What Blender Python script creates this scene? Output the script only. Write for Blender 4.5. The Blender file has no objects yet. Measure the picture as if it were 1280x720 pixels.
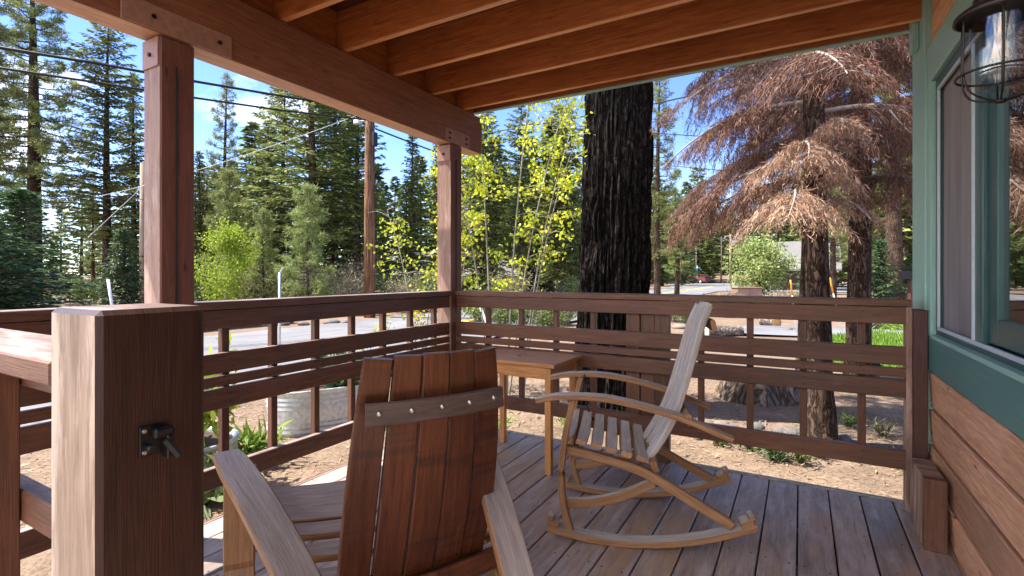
import bpy, math, random
import numpy as np
from mathutils import Vector, Matrix, noise as mn

random.seed(7)
rng = np.random.default_rng(7)
D = bpy.data
scene = bpy.context.scene
COL = scene.collection
rad = math.radians

# ------------------------------------------------------------------ camera frame
YAW = rad(29.7)
F = (-math.sin(YAW), math.cos(YAW))
Rv = (math.cos(YAW), math.sin(YAW))
HC = 1.2
GZ = -0.4          # ground level outside, deck top is z = 0

def at(u, d):
    """ground position at distance d along the viewing axis, in the direction u of the photograph (1280 wide)"""
    t = (u - 640) / 632.0
    return (d * (F[0] + t * Rv[0]), d * (F[1] + t * Rv[1]))

def zat(v, d):
    return HC - d * (v - 343) / 632.0

# ------------------------------------------------------------------ mesh building
def V(*a):
    return np.array(a, float)

def unit(a):
    a = np.asarray(a, float)
    n = np.linalg.norm(a)
    return a / n if n > 1e-9 else a

def smooth(pts, n):
    """Catmull-Rom through the points, n samples"""
    p = np.asarray(pts, float)
    p = np.vstack([2 * p[0] - p[1], p, 2 * p[-1] - p[-2]])
    m = len(p) - 3
    out = []
    for s in np.linspace(0, m - 1e-6, n):
        i = int(s); t = s - i
        a, b, c, d = p[i], p[i + 1], p[i + 2], p[i + 3]
        out.append(0.5 * (2 * b + (c - a) * t + (2 * a - 5 * b + 4 * c - d) * t * t + (3 * b - a - 3 * c + d) * t ** 3))
    return np.array(out)

class MB:
    def __init__(self):
        self.v = []; self.f = []; self.uv = []; self.mi = []; self.sm = []
    def face(self, ids, uvs=None, mi=0, sm=False):
        self.f.append(tuple(ids)); self.uv.append(uvs or [(0, 0)] * len(ids)); self.mi.append(mi); self.sm.append(sm)
    def box(self, c, s, ax=None, ch=0.003, mi=0, top=None, fm={}):
        """chamfered box, centre c, full size s, optional axes (rows); top = material slot of the +z face"""
        c = np.asarray(c, float); h = np.asarray(s, float) / 2
        A = np.eye(3) if ax is None else np.array([unit(a) for a in ax])
        ch = min(ch, h.min() * 0.45)
        L = int(np.argmax(h)); ou, ov = random.random() * 30, random.random() * 30
        base = len(self.v); idx = {}
        for sx in (-1, 1):
            for sy in (-1, 1):
                for sz in (-1, 1):
                    for k in range(3):
                        q = np.array([sx, sy, sz]) * (h - ch)
                        q[k] = (sx, sy, sz)[k] * h[k]
                        idx[(sx, sy, sz, k)] = len(self.v)
                        self.v.append(c + q @ A)
        loc = {i: (np.array(self.v[i]) - c) @ A.T for i in range(base, len(self.v))}
        def add(ids, n, m):
            n = np.abs(n)
            cr = [a for a in range(3) if a != L]
            w = cr[0] if n[cr[0]] < n[cr[1]] else cr[1]
            if n[L] > 0.8:
                uvs = [(ou + loc[i][cr[0]], ov + loc[i][cr[1]]) for i in ids]
            else:
                uvs = [(ou + loc[i][L], ov + loc[i][w] + (0.37 if w == cr[0] else 0)) for i in ids]
            p = [loc[i] for i in ids]
            nn = np.cross(p[1] - p[0], p[2] - p[0])
            if nn @ (sum(p) / len(p)) < 0:
                ids = ids[::-1]; uvs = uvs[::-1]
            self.face(ids, uvs, m)
        for k in range(3):
            a, b = [j for j in range(3) if j != k]
            for s in (-1, 1):
                def key(x, y):
                    q = [0, 0, 0]; q[k] = s; q[a] = x; q[b] = y
                    return idx[(q[0], q[1], q[2], k)]
                n = np.zeros(3); n[k] = 1
                add([key(-1, -1), key(1, -1), key(1, 1), key(-1, 1)], n, top if (top is not None and k == 2 and s == 1) else fm.get((k, s), mi))
        for k in range(3):
            a, b = [j for j in range(3) if j != k]
            for x in (-1, 1):
                for y in (-1, 1):
                    q1 = [0, 0, 0]; q1[k] = -1; q1[a] = x; q1[b] = y
                    q2 = list(q1); q2[k] = 1
                    n = np.zeros(3); n[a] = .7; n[b] = .71
                    add([idx[(*q1, a)], idx[(*q2, a)], idx[(*q2, b)], idx[(*q1, b)]], n, mi)
        for sx in (-1, 1):
            for sy in (-1, 1):
                for sz in (-1, 1):
                    add([idx[(sx, sy, sz, 0)], idx[(sx, sy, sz, 1)], idx[(sx, sy, sz, 2)]], np.array([.5, .5, .5]), mi)
        return self
    def span(self, x0, x1, y0, y1, z0, z1, **k):
        return self.box(((x0 + x1) / 2, (y0 + y1) / 2, (z0 + z1) / 2), (abs(x1 - x0), abs(y1 - y0), abs(z1 - z0)), **k)
    def bar(self, p0, p1, w, h, up=(0, 0, 1), **k):
        p0 = np.asarray(p0, float); p1 = np.asarray(p1, float)
        d = p1 - p0; x = unit(d); y = unit(np.cross(up, x)); z = np.cross(x, y)
        return self.box((p0 + p1) / 2, (np.linalg.norm(d), w, h), ax=(x, y, z), **k)
    def stave(self, pts, w, t, side=(0, 1, 0), mi=0, top=None, bottom=None):
        """swept plank: w across (along side), t thick; top face gets its own slot"""
        P = np.asarray(pts, float); n = len(P)
        W = np.full(n, w) if np.isscalar(w) else np.interp(np.linspace(0, 1, n), np.linspace(0, 1, len(w)), w)
        T = np.full(n, t) if np.isscalar(t) else np.interp(np.linspace(0, 1, n), np.linspace(0, 1, len(t)), t)
        ou, ov = random.random() * 30, random.random() * 30
        base = len(self.v); L = 0.0; ls = []
        for i in range(n):
            tg = unit(P[min(i + 1, n - 1)] - P[max(i - 1, 0)])
            S = np.asarray(side, float) if np.ndim(side) == 1 else np.asarray(side[i], float)
            S = unit(S - tg * (S @ tg)); N = np.cross(tg, S)
            if N[2] < 0: N = -N
            if i: L += np.linalg.norm(P[i] - P[i - 1])
            ls.append(L); c = 0.0035
            a, b = W[i] / 2, T[i] / 2
            c = min(c, a * .4, b * .4)
            for (x, y) in ((-a + c, -b), (a - c, -b), (a, -b + c), (a, b - c), (a - c, b), (-a + c, b), (-a, b - c), (-a, -b + c)):
                self.v.append(P[i] + S * x + N * y)
        vv = [0, 0, 0, 0, 0, 0, 0, 0]
        flip = np.cross(unit(P[1] - P[0]), np.asarray(side, float) if np.ndim(side) == 1 else np.asarray(side[0], float))[2] < 0
        for i in range(n - 1):
            for k in range(8):
                k2 = (k + 1) % 8
                ids = [base + i * 8 + k, base + i * 8 + k2, base + (i + 1) * 8 + k2, base + (i + 1) * 8 + k]
                m = top if (k == 4 and top is not None) else (bottom if (k == 0 and bottom is not None) else mi)
                va, vb = (0, W[i]) if k in (0, 4) else ((.3, .3 + T[i]) if k in (2, 6) else (0.2, 0.204))
                uvs = [(ou + ls[i], ov + va), (ou + ls[i], ov + vb), (ou + ls[i + 1], ov + vb), (ou + ls[i + 1], ov + va)]
                if not flip: ids, uvs = ids[::-1], uvs[::-1]
                self.face(ids, uvs, m)
        for e, i in ((0, 0), (1, n - 1)):
            ids = [base + i * 8 + k for k in range(8)]
            uvs = [(ou + .013 * k, ov + .01 * (k % 3)) for k in range(8)]
            if (e == 1) != flip: pass
            else: ids = ids[::-1]
            self.face(ids, uvs, mi)
        return self
    def tube(self, pts, r, n=8, mi=0, cap=True):
        P = np.asarray(pts, float); m = len(P)
        Rr = np.full(m, r) if np.isscalar(r) else np.interp(np.linspace(0, 1, m), np.linspace(0, 1, len(r)), r)
        ref = np.array([0, 0, 1.0]) if abs(unit(P[-1] - P[0])[2]) < .9 else np.array([1.0, 0, 0])
        base = len(self.v); L = 0
        ang = np.linspace(0, 2 * math.pi, n, endpoint=False)
        ls = []
        for i in range(m):
            tg = unit(P[min(i + 1, m - 1)] - P[max(i - 1, 0)])
            a = unit(np.cross(tg, ref)); b = np.cross(tg, a)
            if i: L += np.linalg.norm(P[i] - P[i - 1])
            ls.append(L)
            for q in ang:
                self.v.append(P[i] + (a * math.cos(q) + b * math.sin(q)) * Rr[i])
        for i in range(m - 1):
            for k in range(n):
                k2 = (k + 1) % n
                self.face([base + i * n + k, base + i * n + k2, base + (i + 1) * n + k2, base + (i + 1) * n + k][::-1],
                          [(ls[i], k / n), (ls[i], (k + 1) / n), (ls[i + 1], (k + 1) / n), (ls[i + 1], k / n)][::-1], mi, True)
        if cap:
            self.face([base + k for k in range(n)], None, mi)
            self.face([base + (m - 1) * n + k for k in range(n)][::-1], None, mi)
        return self
    def lathe(self, prof, c=(0, 0, 0), n=24, mi=0, sx=1.0, sy=1.0):
        c = np.asarray(c, float); base = len(self.v); m = len(prof)
        for (r, z) in prof:
            for k in range(n):
                q = 2 * math.pi * k / n
                self.v.append(c + V(r * math.cos(q) * sx, r * math.sin(q) * sy, z))
        for i in range(m - 1):
            for k in range(n):
                k2 = (k + 1) % n
                self.face([base + i * n + k, base + i * n + k2, base + (i + 1) * n + k2, base + (i + 1) * n + k],
                          [(k / n, i), ((k + 1) / n, i), ((k + 1) / n, i + 1), (k / n, i + 1)], mi, True)
        return self
    def prism(self, poly, axis_pts, mi=0):
        """poly: list of 3D points (planar), extruded by vector axis_pts"""
        e = np.asarray(axis_pts, float); base = len(self.v); n = len(poly)
        for p in poly: self.v.append(np.asarray(p, float))
        for p in poly: self.v.append(np.asarray(p, float) + e)
        self.face(list(range(base, base + n)), [(p[0], p[2]) for p in poly], mi)
        self.face(list(range(base + n, base + 2 * n))[::-1], [(p[0], p[2]) for p in poly][::-1], mi)
        for k in range(n):
            k2 = (k + 1) % n
            self.face([base + k, base + n + k, base + n + k2, base + k2], [(0, 0), (0, .1), (.1, .1), (.1, 0)], mi)
        return self
    def shift(self, off):
        off = np.asarray(off, float)
        self.v = [np.asarray(p) - off for p in self.v]
        return self
    def build(self, name, mats, parent=None, world=False):
        if world and parent is not None:
            self.shift(tuple(parent.location))
        me = D.meshes.new(name)
        me.from_pydata([tuple(p) for p in self.v], [], self.f)
        uvl = me.uv_layers.new(name='UVMap')
        flat = [c for f in self.uv for p in f for c in p]
        uvl.data.foreach_set('uv', flat)
        me.polygons.foreach_set('material_index', self.mi)
        me.polygons.foreach_set('use_smooth', self.sm)
        for m in (mats if isinstance(mats, (list, tuple)) else [mats]):
            me.materials.append(m)
        me.update()
        return link(name, me, parent)

def link(name, me, parent=None):
    o = D.objects.new(name, me); COL.objects.link(o)
    if parent is not None: o.parent = parent
    return o

def tag(o, label=None, cat=None, group=None, kind=None):
    if label: o['label'] = label
    if cat: o['category'] = cat
    if group: o['group'] = group
    if kind: o['kind'] = kind
    return o

def thing(name, label, cat, loc=(0, 0, 0), rz=0, group=None, sc=1.0):
    o = D.objects.new(name, None); COL.objects.link(o)
    o.location = loc; o.rotation_euler = (0, 0, rz); o.empty_display_size = .1
    o.scale = (sc, sc, sc) if np.isscalar(sc) else sc
    return tag(o, label, cat, group)

KIDS = {}
def copy_thing(root, name=None, loc=None, rz=None, label=None, group=None, sc=None):
    r = root.copy(); COL.objects.link(r)
    if name: r.name = name
    for ch in [o for o in root.children]:
        c = ch.copy(); COL.objects.link(c); c.parent = r
        for g in list(ch.children):
            d = g.copy(); COL.objects.link(d); d.parent = c
    if loc is not None: r.location = loc
    if rz is not None: r.rotation_euler = (0, 0, rz)
    if label: r['label'] = label
    if group: r['group'] = group
    if sc is not None: r.scale = (sc, sc, sc) if np.isscalar(sc) else sc
    return r

# ------------------------------------------------------------------ leaf clouds (numpy)
class Leaves:
    def __init__(self):
        self.q = []; self.mi = []
    def diamonds(self, c, d, side, L, W, mi=0, fold=0.0):
        """c base points (N,3), d directions, side vectors, lengths, widths -> one diamond each"""
        c = np.atleast_2d(c).astype(float); N = len(c)
        d = np.broadcast_to(d, (N, 3)).astype(float); side = np.broadcast_to(side, (N, 3)).astype(float)
        d = d / np.maximum(np.linalg.norm(d, axis=1, keepdims=True), 1e-9)
        side = side - d * np.sum(side * d, axis=1, keepdims=True)
        side = side / np.maximum(np.linalg.norm(side, axis=1, keepdims=True), 1e-9)
        L = np.broadcast_to(np.asarray(L, float), (N,))[:, None]; W = np.broadcast_to(np.asarray(W, float), (N,))[:, None]
        m = c + d * L * .5
        q = np.stack([c, m - side * W / 2, c + d * L, m + side * W / 2], axis=1)
        if fold:
            n = np.cross(d, side)
            q[:, 1] += n * W * fold; q[:, 3] += n * W * fold
        self.q.append(q); self.mi.append(np.full(N, mi, int))
    def mesh(self, name, mats):
        q = np.concatenate(self.q); N = len(q)
        me = D.meshes.new(name)
        me.vertices.add(N * 4); me.vertices.foreach_set('co', q.reshape(-1))
        me.loops.add(N * 4); me.loops.foreach_set('vertex_index', np.arange(N * 4, dtype=np.int32))
        me.polygons.add(N); me.polygons.foreach_set('loop_start', np.arange(0, N * 4, 4, dtype=np.int32))
        me.polygons.foreach_set('material_index', np.concatenate(self.mi).astype(np.int32))
        for m in mats: me.materials.append(m)
        me.update(calc_edges=True)
        return me

# ------------------------------------------------------------------ materials
def new_mat(name):
    m = D.materials.new(name); m.use_nodes = True
    nt = m.node_tree; nt.nodes.clear()
    out = nt.nodes.new('ShaderNodeOutputMaterial')
    return m, nt, out

class N:
    """tiny node helper"""
    def __init__(self, nt): self.nt = nt
    def n(self, t, **k):
        x = self.nt.nodes.new(t)
        for a, b in k.items(): setattr(x, a, b)
        return x
    def l(self, a, b): self.nt.links.new(a, b)
    def noise(self, vec, scale, detail=4, rough=.55, dist=0):
        x = self.n('ShaderNodeTexNoise'); x.inputs['Scale'].default_value = scale; x.inputs['Detail'].default_value = detail
        x.inputs['Roughness'].default_value = rough; x.inputs['Distortion'].default_value = dist
        if vec is not None: self.l(vec, x.inputs['Vector'])
        return x.outputs['Fac']
    def mapping(self, vec, scale):
        x = self.n('ShaderNodeMapping'); x.inputs['Scale'].default_value = scale; self.l(vec, x.inputs['Vector'])
        return x.outputs['Vector']
    def ramp(self, fac, stops):
        x = self.n('ShaderNodeValToRGB'); e = x.color_ramp.elements
        while len(e) < len(stops): e.new(.5)
        for i, (p, c) in enumerate(stops):
            e[i].position = p; e[i].color = (*c, 1) if len(c) == 3 else c
        self.l(fac, x.inputs['Fac'])
        return x.outputs['Color']
    def mix(self, fac, a, b, mode='MIX'):
        x = self.n('ShaderNodeMix', data_type='RGBA', blend_type=mode)
        self.put(x.inputs['Factor'], fac); self.put(x.inputs[6], a); self.put(x.inputs[7], b)
        return x.outputs[2]
    def math(self, op, a, b=0.0, c=None):
        x = self.n('ShaderNodeMath', operation=op)
        self.put(x.inputs[0], a); self.put(x.inputs[1], b)
        if c is not None: self.put(x.inputs[2], c)
        return x.outputs[0]
    def put(self, s, v):
        if isinstance(v, (int, float)): s.default_value = v
        elif isinstance(v, (tuple, list)): s.default_value = (*v, 1) if len(v) == 3 else v
        else: self.l(v, s)
    def maprange(self, v, a, b, c, d):
        x = self.n('ShaderNodeMapRange'); self.l(v, x.inputs[0])
        for i, q in enumerate((a, b, c, d)): x.inputs[i + 1].default_value = q
        return x.outputs[0]
    def bump(self, h, strength=.3, dist=.01):
        x = self.n('ShaderNodeBump'); x.inputs['Strength'].default_value = strength; x.inputs['Distance'].default_value = dist
        self.l(h, x.inputs['Height']); return x.outputs['Normal']
    def principled(self, out, col, rough=.6, spec=.4, normal=None, metal=0.0):
        x = self.n('ShaderNodeBsdfPrincipled')
        self.put(x.inputs['Base Color'], col); self.put(x.inputs['Roughness'], rough)
        x.inputs['Specular IOR Level'].default_value = spec; self.put(x.inputs['Metallic'], metal)
        if normal is not None: self.l(normal, x.inputs['Normal'])
        if out is not None: self.l(x.outputs[0], out.inputs['Surface'])
        return x

def wood(name, c1, c2, rough=.6, spec=.35, grain=22, weather=None, wamt=.5, bump=.25, knots=.5, bands=None, vary=.35, wear=None):
    """planks: grain runs along u of the UV map, each plank has its own random offset"""
    m, nt, out = new_mat(name); k = N(nt)
    uv = k.n('ShaderNodeTexCoord').outputs['UV']
    a = k.noise(k.mapping(uv, (1.6, grain, 1)), 2.2, 5, .6, 1.2)
    fine = k.noise(k.mapping(uv, (6, 190, 1)), 2.0, 3, .6)
    col = k.ramp(a, [(.28, c1), (.72, c2)])
    col = k.mix(.55, col, k.ramp(fine, [(.3, (.45, .45, .45)), (.7, (1.25, 1.25, 1.25))]), 'MULTIPLY')
    big = k.noise(k.mapping(uv, (.5, .6, 1)), 1.3, 2)
    lo, hi = 1 - vary, 1 + vary * .7
    col = k.mix(1.0, col, k.ramp(big, [(.3, (lo, lo, lo)), (.7, (hi, hi, hi))]), 'MULTIPLY')
    if weather is not None:
        w = k.noise(k.mapping(uv, (1.1, 5, 1)), 2.4, 6, .65)
        w = k.maprange(w, .62 - wamt * .3, .72 - wamt * .25, 0, 1)
        col = k.mix(k.math('MULTIPLY', w, .85), col, weather)
    if wear is not None:
        w = k.noise(k.mapping(uv, (.9, 2.2, 1)), 1.7, 5, .6)
        col = k.mix(k.maprange(w, .5, .68, 0, .8), col, wear)
    if bands is not None:
        sp = k.n('ShaderNodeSeparateXYZ'); k.l(uv, sp.inputs[0])
        b = k.noise(k.mapping(uv, (9, .25, 1)), 1.6, 3, .6)
        col = k.mix(k.maprange(b, .55, .68, 0, .8), col, bands)
    if knots:
        vo = k.n('ShaderNodeTexVoronoi', voronoi_dimensions='2D'); vo.inputs['Scale'].default_value = 1.7; knd = k.noise(k.mapping(uv, (30, 30, 1)), 1, 2)
        k.l(k.mapping(uv, (.8, 2.6, 1)), vo.inputs['Vector'])
        kn = k.maprange(k.math('ADD', vo.outputs['Distance'], k.math('MULTIPLY', knd, .03)), .022, .055, 1, 0)
        col = k.mix(k.math('MULTIPLY', kn, knots), col, tuple(x * .25 for x in c1))
    crk = k.noise(k.mapping(uv, (.9, 60, 1)), 1.6, 2, .5)
    crack = k.maprange(crk, .735, .77, 0, 1)
    col = k.mix(k.math('MULTIPLY', crack, .7), col, tuple(x * .2 for x in c1))
    h = k.math('SUBTRACT', k.math('ADD', fine, k.math('MULTIPLY', a, .6)), k.math('MULTIPLY', crack, 1.5))
    r = k.maprange(big, .3, .7, max(.1, rough - .1), min(1, rough + .12))
    k.principled(out, col, r, spec, k.bump(h, bump, .004))
    return m

def plain(name, col, rough=.5, spec=.5, metal=0.0, var=.15, scale=30, bump=0.0):
    m, nt, out = new_mat(name); k = N(nt)
    o = k.n('ShaderNodeTexCoord').outputs['Object']
    a = k.noise(o, scale, 5, .6)
    c = k.ramp(a, [(.3, tuple(x * (1 - var) for x in col)), (.7, tuple(min(1, x * (1 + var)) for x in col))])
    k.principled(out, c, k.maprange(a, .3, .7, max(.05, rough - .08), min(1, rough + .08)), spec, k.bump(a, bump, .01) if bump else None, metal)
    return m

def paint(name, col, rough=.5):
    """painted boards: slight brushing, flecks and dirt"""
    m, nt, out = new_mat(name); k = N(nt)
    uv = k.n('ShaderNodeTexCoord').outputs['UV']
    a = k.noise(k.mapping(uv, (3, 60, 1)), 2, 4, .6)
    b = k.noise(k.mapping(uv, (14, 40, 1)), 3, 5, .7)
    c = k.ramp(a, [(.3, tuple(x * .86 for x in col)), (.7, tuple(x * 1.1 for x in col))])
    c = k.mix(k.maprange(b, .68, .74, 0, .75), c, tuple(x * .35 for x in col))
    k.principled(out, c, rough, .4, k.bump(a, .25, .004))
    return m

def foliage(name, c1, c2, trans=.3, rough=.6, c3=None):
    m, nt, out = new_mat(name); k = N(nt)
    g = k.n('ShaderNodeNewGeometry')
    oi = k.n('ShaderNodeObjectInfo')
    o = k.n('ShaderNodeTexCoord').outputs['Object']
    a = k.noise(o, .9, 3)
    f = k.math('ADD', k.math('MULTIPLY', g.outputs['Random Per Island'], .65), k.math('MULTIPLY', a, .45))
    c = k.ramp(f, [(.2, c1), (.8, c2)] if c3 is None else [(.15, c1), (.7, c2), (.9, c3)])
    hs = k.n('ShaderNodeHueSaturation'); k.l(c, hs.inputs['Color'])
    k.l(k.maprange(oi.outputs['Random'], 0, 1, .8, 1.2), hs.inputs['Value'])
    k.l(k.maprange(oi.outputs['Random'], 0, 1, .49, .51), hs.inputs['Hue'])
    p = k.principled(None, hs.outputs[0], rough, .25)
    t = k.n('ShaderNodeBsdfTranslucent'); k.l(hs.outputs[0], t.inputs['Color'])
    mx = k.n('ShaderNodeMixShader'); mx.inputs[0].default_value = trans
    k.l(p.outputs[0], mx.inputs[1]); k.l(t.outputs[0], mx.inputs[2]); k.l(mx.outputs[0], out.inputs['Surface'])
    return m

def bark(name, c1, c2, sx=10, sz=2.0, bump=.8, dist=.03):
    m, nt, out = new_mat(name); k = N(nt)
    o = k.n('ShaderNodeTexCoord').outputs['Object']
    mp = k.mapping(o, (sx, sx, sz))
    a = k.noise(mp, 1.0, 6, .65, .6)
    rd = k.math('ABSOLUTE', k.math('SUBTRACT', k.noise(k.mapping(o, (sx * .8, sx * .8, sz * .8)), 1.0, 3, .6, .9), .5))
    e = k.maprange(rd, 0, .12, .1, 1)
    h = k.math('MULTIPLY', e, a)
    c = k.ramp(h, [(.05, tuple(x * .35 for x in c1)), (.28, c1), (.62, c2)])
    pt = k.noise(k.mapping(o, (2.2, 2.2, 1.1)), 1.0, 4, .6)
    c = k.mix(1.0, c, k.ramp(pt, [(.3, (.6, .55, .52)), (.5, (1, 1, 1)), (.7, (1.7, 1.55, 1.4))]), 'MULTIPLY')
    k.principled(out, c, .95, .06, k.bump(h, bump, dist))
    return m

M = {}
M['stain'] = wood('wood_brown_stain', (.085, .036, .019), (.190, .080, .041), rough=.5, spec=.35, weather=(.15, .070, .045), wamt=.2, knots=.3)
M['stain_dark'] = wood('wood_dark_stain', (.052, .021, .016), (.105, .040, .027), rough=.5, spec=.35, knots=.3)
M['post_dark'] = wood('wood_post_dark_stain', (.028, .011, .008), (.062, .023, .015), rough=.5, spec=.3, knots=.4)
M['rail_cap'] = wood('wood_cap_weathered', (.10, .055, .042), (.20, .12, .095), rough=.45, spec=.45, weather=(.30, .25, .23), wamt=.5, knots=.2)
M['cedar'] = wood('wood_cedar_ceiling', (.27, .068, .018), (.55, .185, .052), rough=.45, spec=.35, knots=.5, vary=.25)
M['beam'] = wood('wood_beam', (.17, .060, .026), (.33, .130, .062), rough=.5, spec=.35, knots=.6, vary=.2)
M['cedar_under_bounce'] = wood('wood_cedar_underside_bounce', (.50, .20, .075), (.82, .42, .19), rough=.4, spec=.4, knots=.5, vary=.15)  # cedar lightened so the underside seems lit by ground bounce
M['beam_under_bounce'] = wood('wood_beam_underside_bounce', (.46, .24, .14), (.72, .42, .27), rough=.45, spec=.35, knots=.5, vary=.15)  # beam wood paled likewise, bounce light put into the colour
M['sheath'] = wood('wood_roof_boards', (.10, .030, .012), (.20, .065, .026), rough=.6, knots=.5)
M['stain_pale_lit'] = wood('wood_stain_pale_lit', (.15, .075, .05), (.33, .19, .13), rough=.55, weather=(.40, .27, .20), wamt=.5, knots=.3)  # stain paled to stand in for light on the stub and rail end
M['bar_grey'] = wood('bar_grey_brown', (.065, .042, .034), (.13, .092, .075), rough=.5, knots=0, vary=.1)
M['siding'] = wood('wood_siding', (.48, .215, .108), (.76, .42, .235), rough=.6, spec=.25, knots=.9, vary=.3)
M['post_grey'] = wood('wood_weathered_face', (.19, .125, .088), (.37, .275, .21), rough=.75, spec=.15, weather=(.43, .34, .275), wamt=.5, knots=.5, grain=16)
M['deck'] = wood('wood_deck', (.215, .160, .135), (.43, .345, .300), rough=.40, spec=.5, weather=(.42, .35, .335), wamt=.4, wear=(.40, .24, .14), knots=.5, bump=.3, vary=.3)
M['stave_grey'] = wood('stave_weathered', (.34, .29, .25), (.60, .53, .47), rough=.6, spec=.3, knots=0, grain=26, vary=.2)
M['stave_honey'] = wood('stave_honey', (.20, .095, .040), (.40, .21, .095), rough=.5, spec=.4, knots=.1, grain=24, vary=.2)
M['stave_red'] = wood('stave_red_brown', (.060, .018, .008), (.155, .050, .020), rough=.30, spec=.45, bands=(.024, .009, .006), knots=.1, grain=24, vary=.5)
M['stave_arm'] = wood('stave_arm_grey', (.25, .20, .17), (.45, .375, .33), rough=.5, spec=.35, knots=0, grain=24, vary=.15)
M['table'] = wood('table_honey', (.36, .14, .040), (.58, .27, .088), rough=.4, spec=.4, knots=0, grain=20, vary=.1)
M['table_top'] = wood('table_top_varnish', (.40, .21, .145), (.54, .32, .24), rough=.25, spec=.5, knots=0, grain=14, vary=.1, bump=.05)
M['green'] = paint('paint_sage_green', (.25, .41, .34), .45)
M['green_dark'] = paint('paint_deep_green', (.022, .070, .066), .35)
M['green_shaded'] = paint('paint_sage_green_shaded', (.080, .195, .165), .42)  # sage green darkened in the colour, standing in for shade on the apron
M['alu'] = plain('window_track_grey', (.42, .47, .48), .4, .5, 0, .08)
M['black'] = plain('metal_black', (.009, .0085, .008), .45, .5, .3, .3, 60)
M['bronze'] = plain('metal_bronze_black', (.035, .026, .021), .42, .5, .7, .35, 50)
M['steel'] = plain('metal_steel', (.5, .48, .45), .35, .5, 1.0, .2, 60)
M['galv'] = plain('metal_galvanised', (.50, .53, .54), .42, .5, .55, .25, 25)
M['plate'] = plain('metal_plate_painted', (.30, .155, .10), .45, .4, 0, .2, 40)
M['wire'] = plain('cable_black', (.012, .012, .013), .6, .3, 0, .2)
M['wire_grey'] = plain('cable_grey', (.42, .42, .42), .5, .3, 0, .2)
M['white'] = plain('paint_white', (.75, .75, .72), .5, .4, 0, .08)
M['orange'] = plain('paint_orange', (.85, .30, .02), .5, .4, 0, .08)
M['yellow'] = plain('paint_yellow', (.70, .46, .03), .6, .3, 0, .15)
M['pole'] = bark('pole_wood', (.14, .075, .045), (.27, .16, .10), 22, .5, .3, .01)
M['pole_far'] = plain('pole_far_wood', (.27, .20, .15), .8, .2, 0, .2, 3)
M['bark_char'] = bark('bark_charred', (.010, .008, .007), (.036, .029, .025), 22, 8.0, .6, .02)
M['bark_brown'] = bark('bark_brown', (.055, .036, .027), (.16, .11, .085), 26, 7.0, .9, .015)
M['bark_grey'] = bark('bark_grey', (.10, .075, .06), (.24, .19, .155), 8, 2.5, .7, .03)
M['bark_pale'] = plain('bark_aspen', (.26, .24, .19), .7, .2, 0, .25, 14, .2)
M['twig_grey'] = plain('twig_silver', (.30, .25, .22), .7, .3, 0, .25, 20)
M['fir'] = foliage('needles_fir', (.058, .092, .030), (.18, .225, .060), .28, c3=(.31, .33, .085))
M['fir_blue'] = foliage('needles_spruce', (.045, .085, .040), (.105, .175, .065), .25)
M['pine'] = foliage('needles_pine', (.080, .112, .040), (.22, .25, .08), .3, c3=(.35, .35, .12))
M['pine_young'] = foliage('needles_young_pine', (.15, .20, .065), (.31, .36, .12), .34)
M['broad'] = foliage('leaves_bright', (.15, .22, .022), (.33, .40, .040), .4)
M['aspen'] = foliage('leaves_aspen', (.13, .20, .016), (.50, .52, .035), .4, .45, c3=(.64, .58, .05))
M['shrub'] = foliage('leaves_shrub', (.060, .095, .030), (.16, .20, .060), .3, c3=(.25, .25, .10))
M['shrub_dry'] = foliage('leaves_dry_shrub', (.12, .10, .06), (.25, .22, .13), .25)
M['grass'] = foliage('blades_grass', (.085, .17, .020), (.25, .38, .050), .4)
M['dead'] = foliage('needles_dead', (.075, .031, .021), (.215, .105, .066), .2, .7, c3=(.38, .25, .175))
M['dead_tan'] = foliage('needles_dead_bleached_sunlit', (.235, .125, .078), (.45, .28, .185), .2, .7, c3=(.62, .47, .35))  # bleached plumes, with their sunlit brightness put into the colour too
M['red_leaf'] = foliage('leaves_red', (.16, .03, .03), (.30, .07, .06), .3)

# glass
m, nt, out = new_mat('glass_clear'); k = N(nt)
g = k.n('ShaderNodeBsdfGlossy'); g.inputs['Roughness'].default_value = .02
t = k.n('ShaderNodeBsdfTransparent'); t.inputs['Color'].default_value = (.94, .95, .95, 1)
lw = k.n('ShaderNodeLayerWeight'); lw.inputs['Blend'].default_value = .25
mx = k.n('ShaderNodeMixShader'); k.l(k.math('ADD', k.math('MULTIPLY', k.math('POWER', lw.outputs['Facing'], 3.0), .42), .08), mx.inputs[0]); k.l(t.outputs[0], mx.inputs[1]); k.l(g.outputs[0], mx.inputs[2])
k.l(mx.outputs[0], out.inputs['Surface']); M['glass'] = m
m, nt, out = new_mat('glass_window'); k = N(nt)
g = k.n('ShaderNodeBsdfGlossy'); g.inputs['Roughness'].default_value = .01
t = k.n('ShaderNodeBsdfTransparent'); t.inputs['Color'].default_value = (.55, .58, .58, 1)
lw = k.n('ShaderNodeLayerWeight'); lw.inputs['Blend'].default_value = .5
mx = k.n('ShaderNodeMixShader'); k.l(k.math('ADD', k.math('MULTIPLY', k.math('POWER', lw.outputs['Facing'], 2.0), .85), .11), mx.inputs[0]); k.l(t.outputs[0], mx.inputs[1]); k.l(g.outputs[0], mx.inputs[2])
k.l(mx.outputs[0], out.inputs['Surface']); M['glass_window'] = m
m, nt, out = new_mat('insect_screen'); k = N(nt)
uv = k.n('ShaderNodeTexCoord').outputs['Object']
a = k.noise(k.mapping(uv, (1, 9, .8)), 1.6, 3)
c = k.ramp(a, [(.3, (.15, .13, .125)), (.7, (.25, .215, .205))])
k.principled(out, c, .6, .3); M['screen'] = m
m, nt, out = new_mat('filament_amber'); k = N(nt)
k.principled(out, (.9, .46, .09), .4, .5); M['filament'] = m  # amber colour of the unlit filament, no emission

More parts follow.
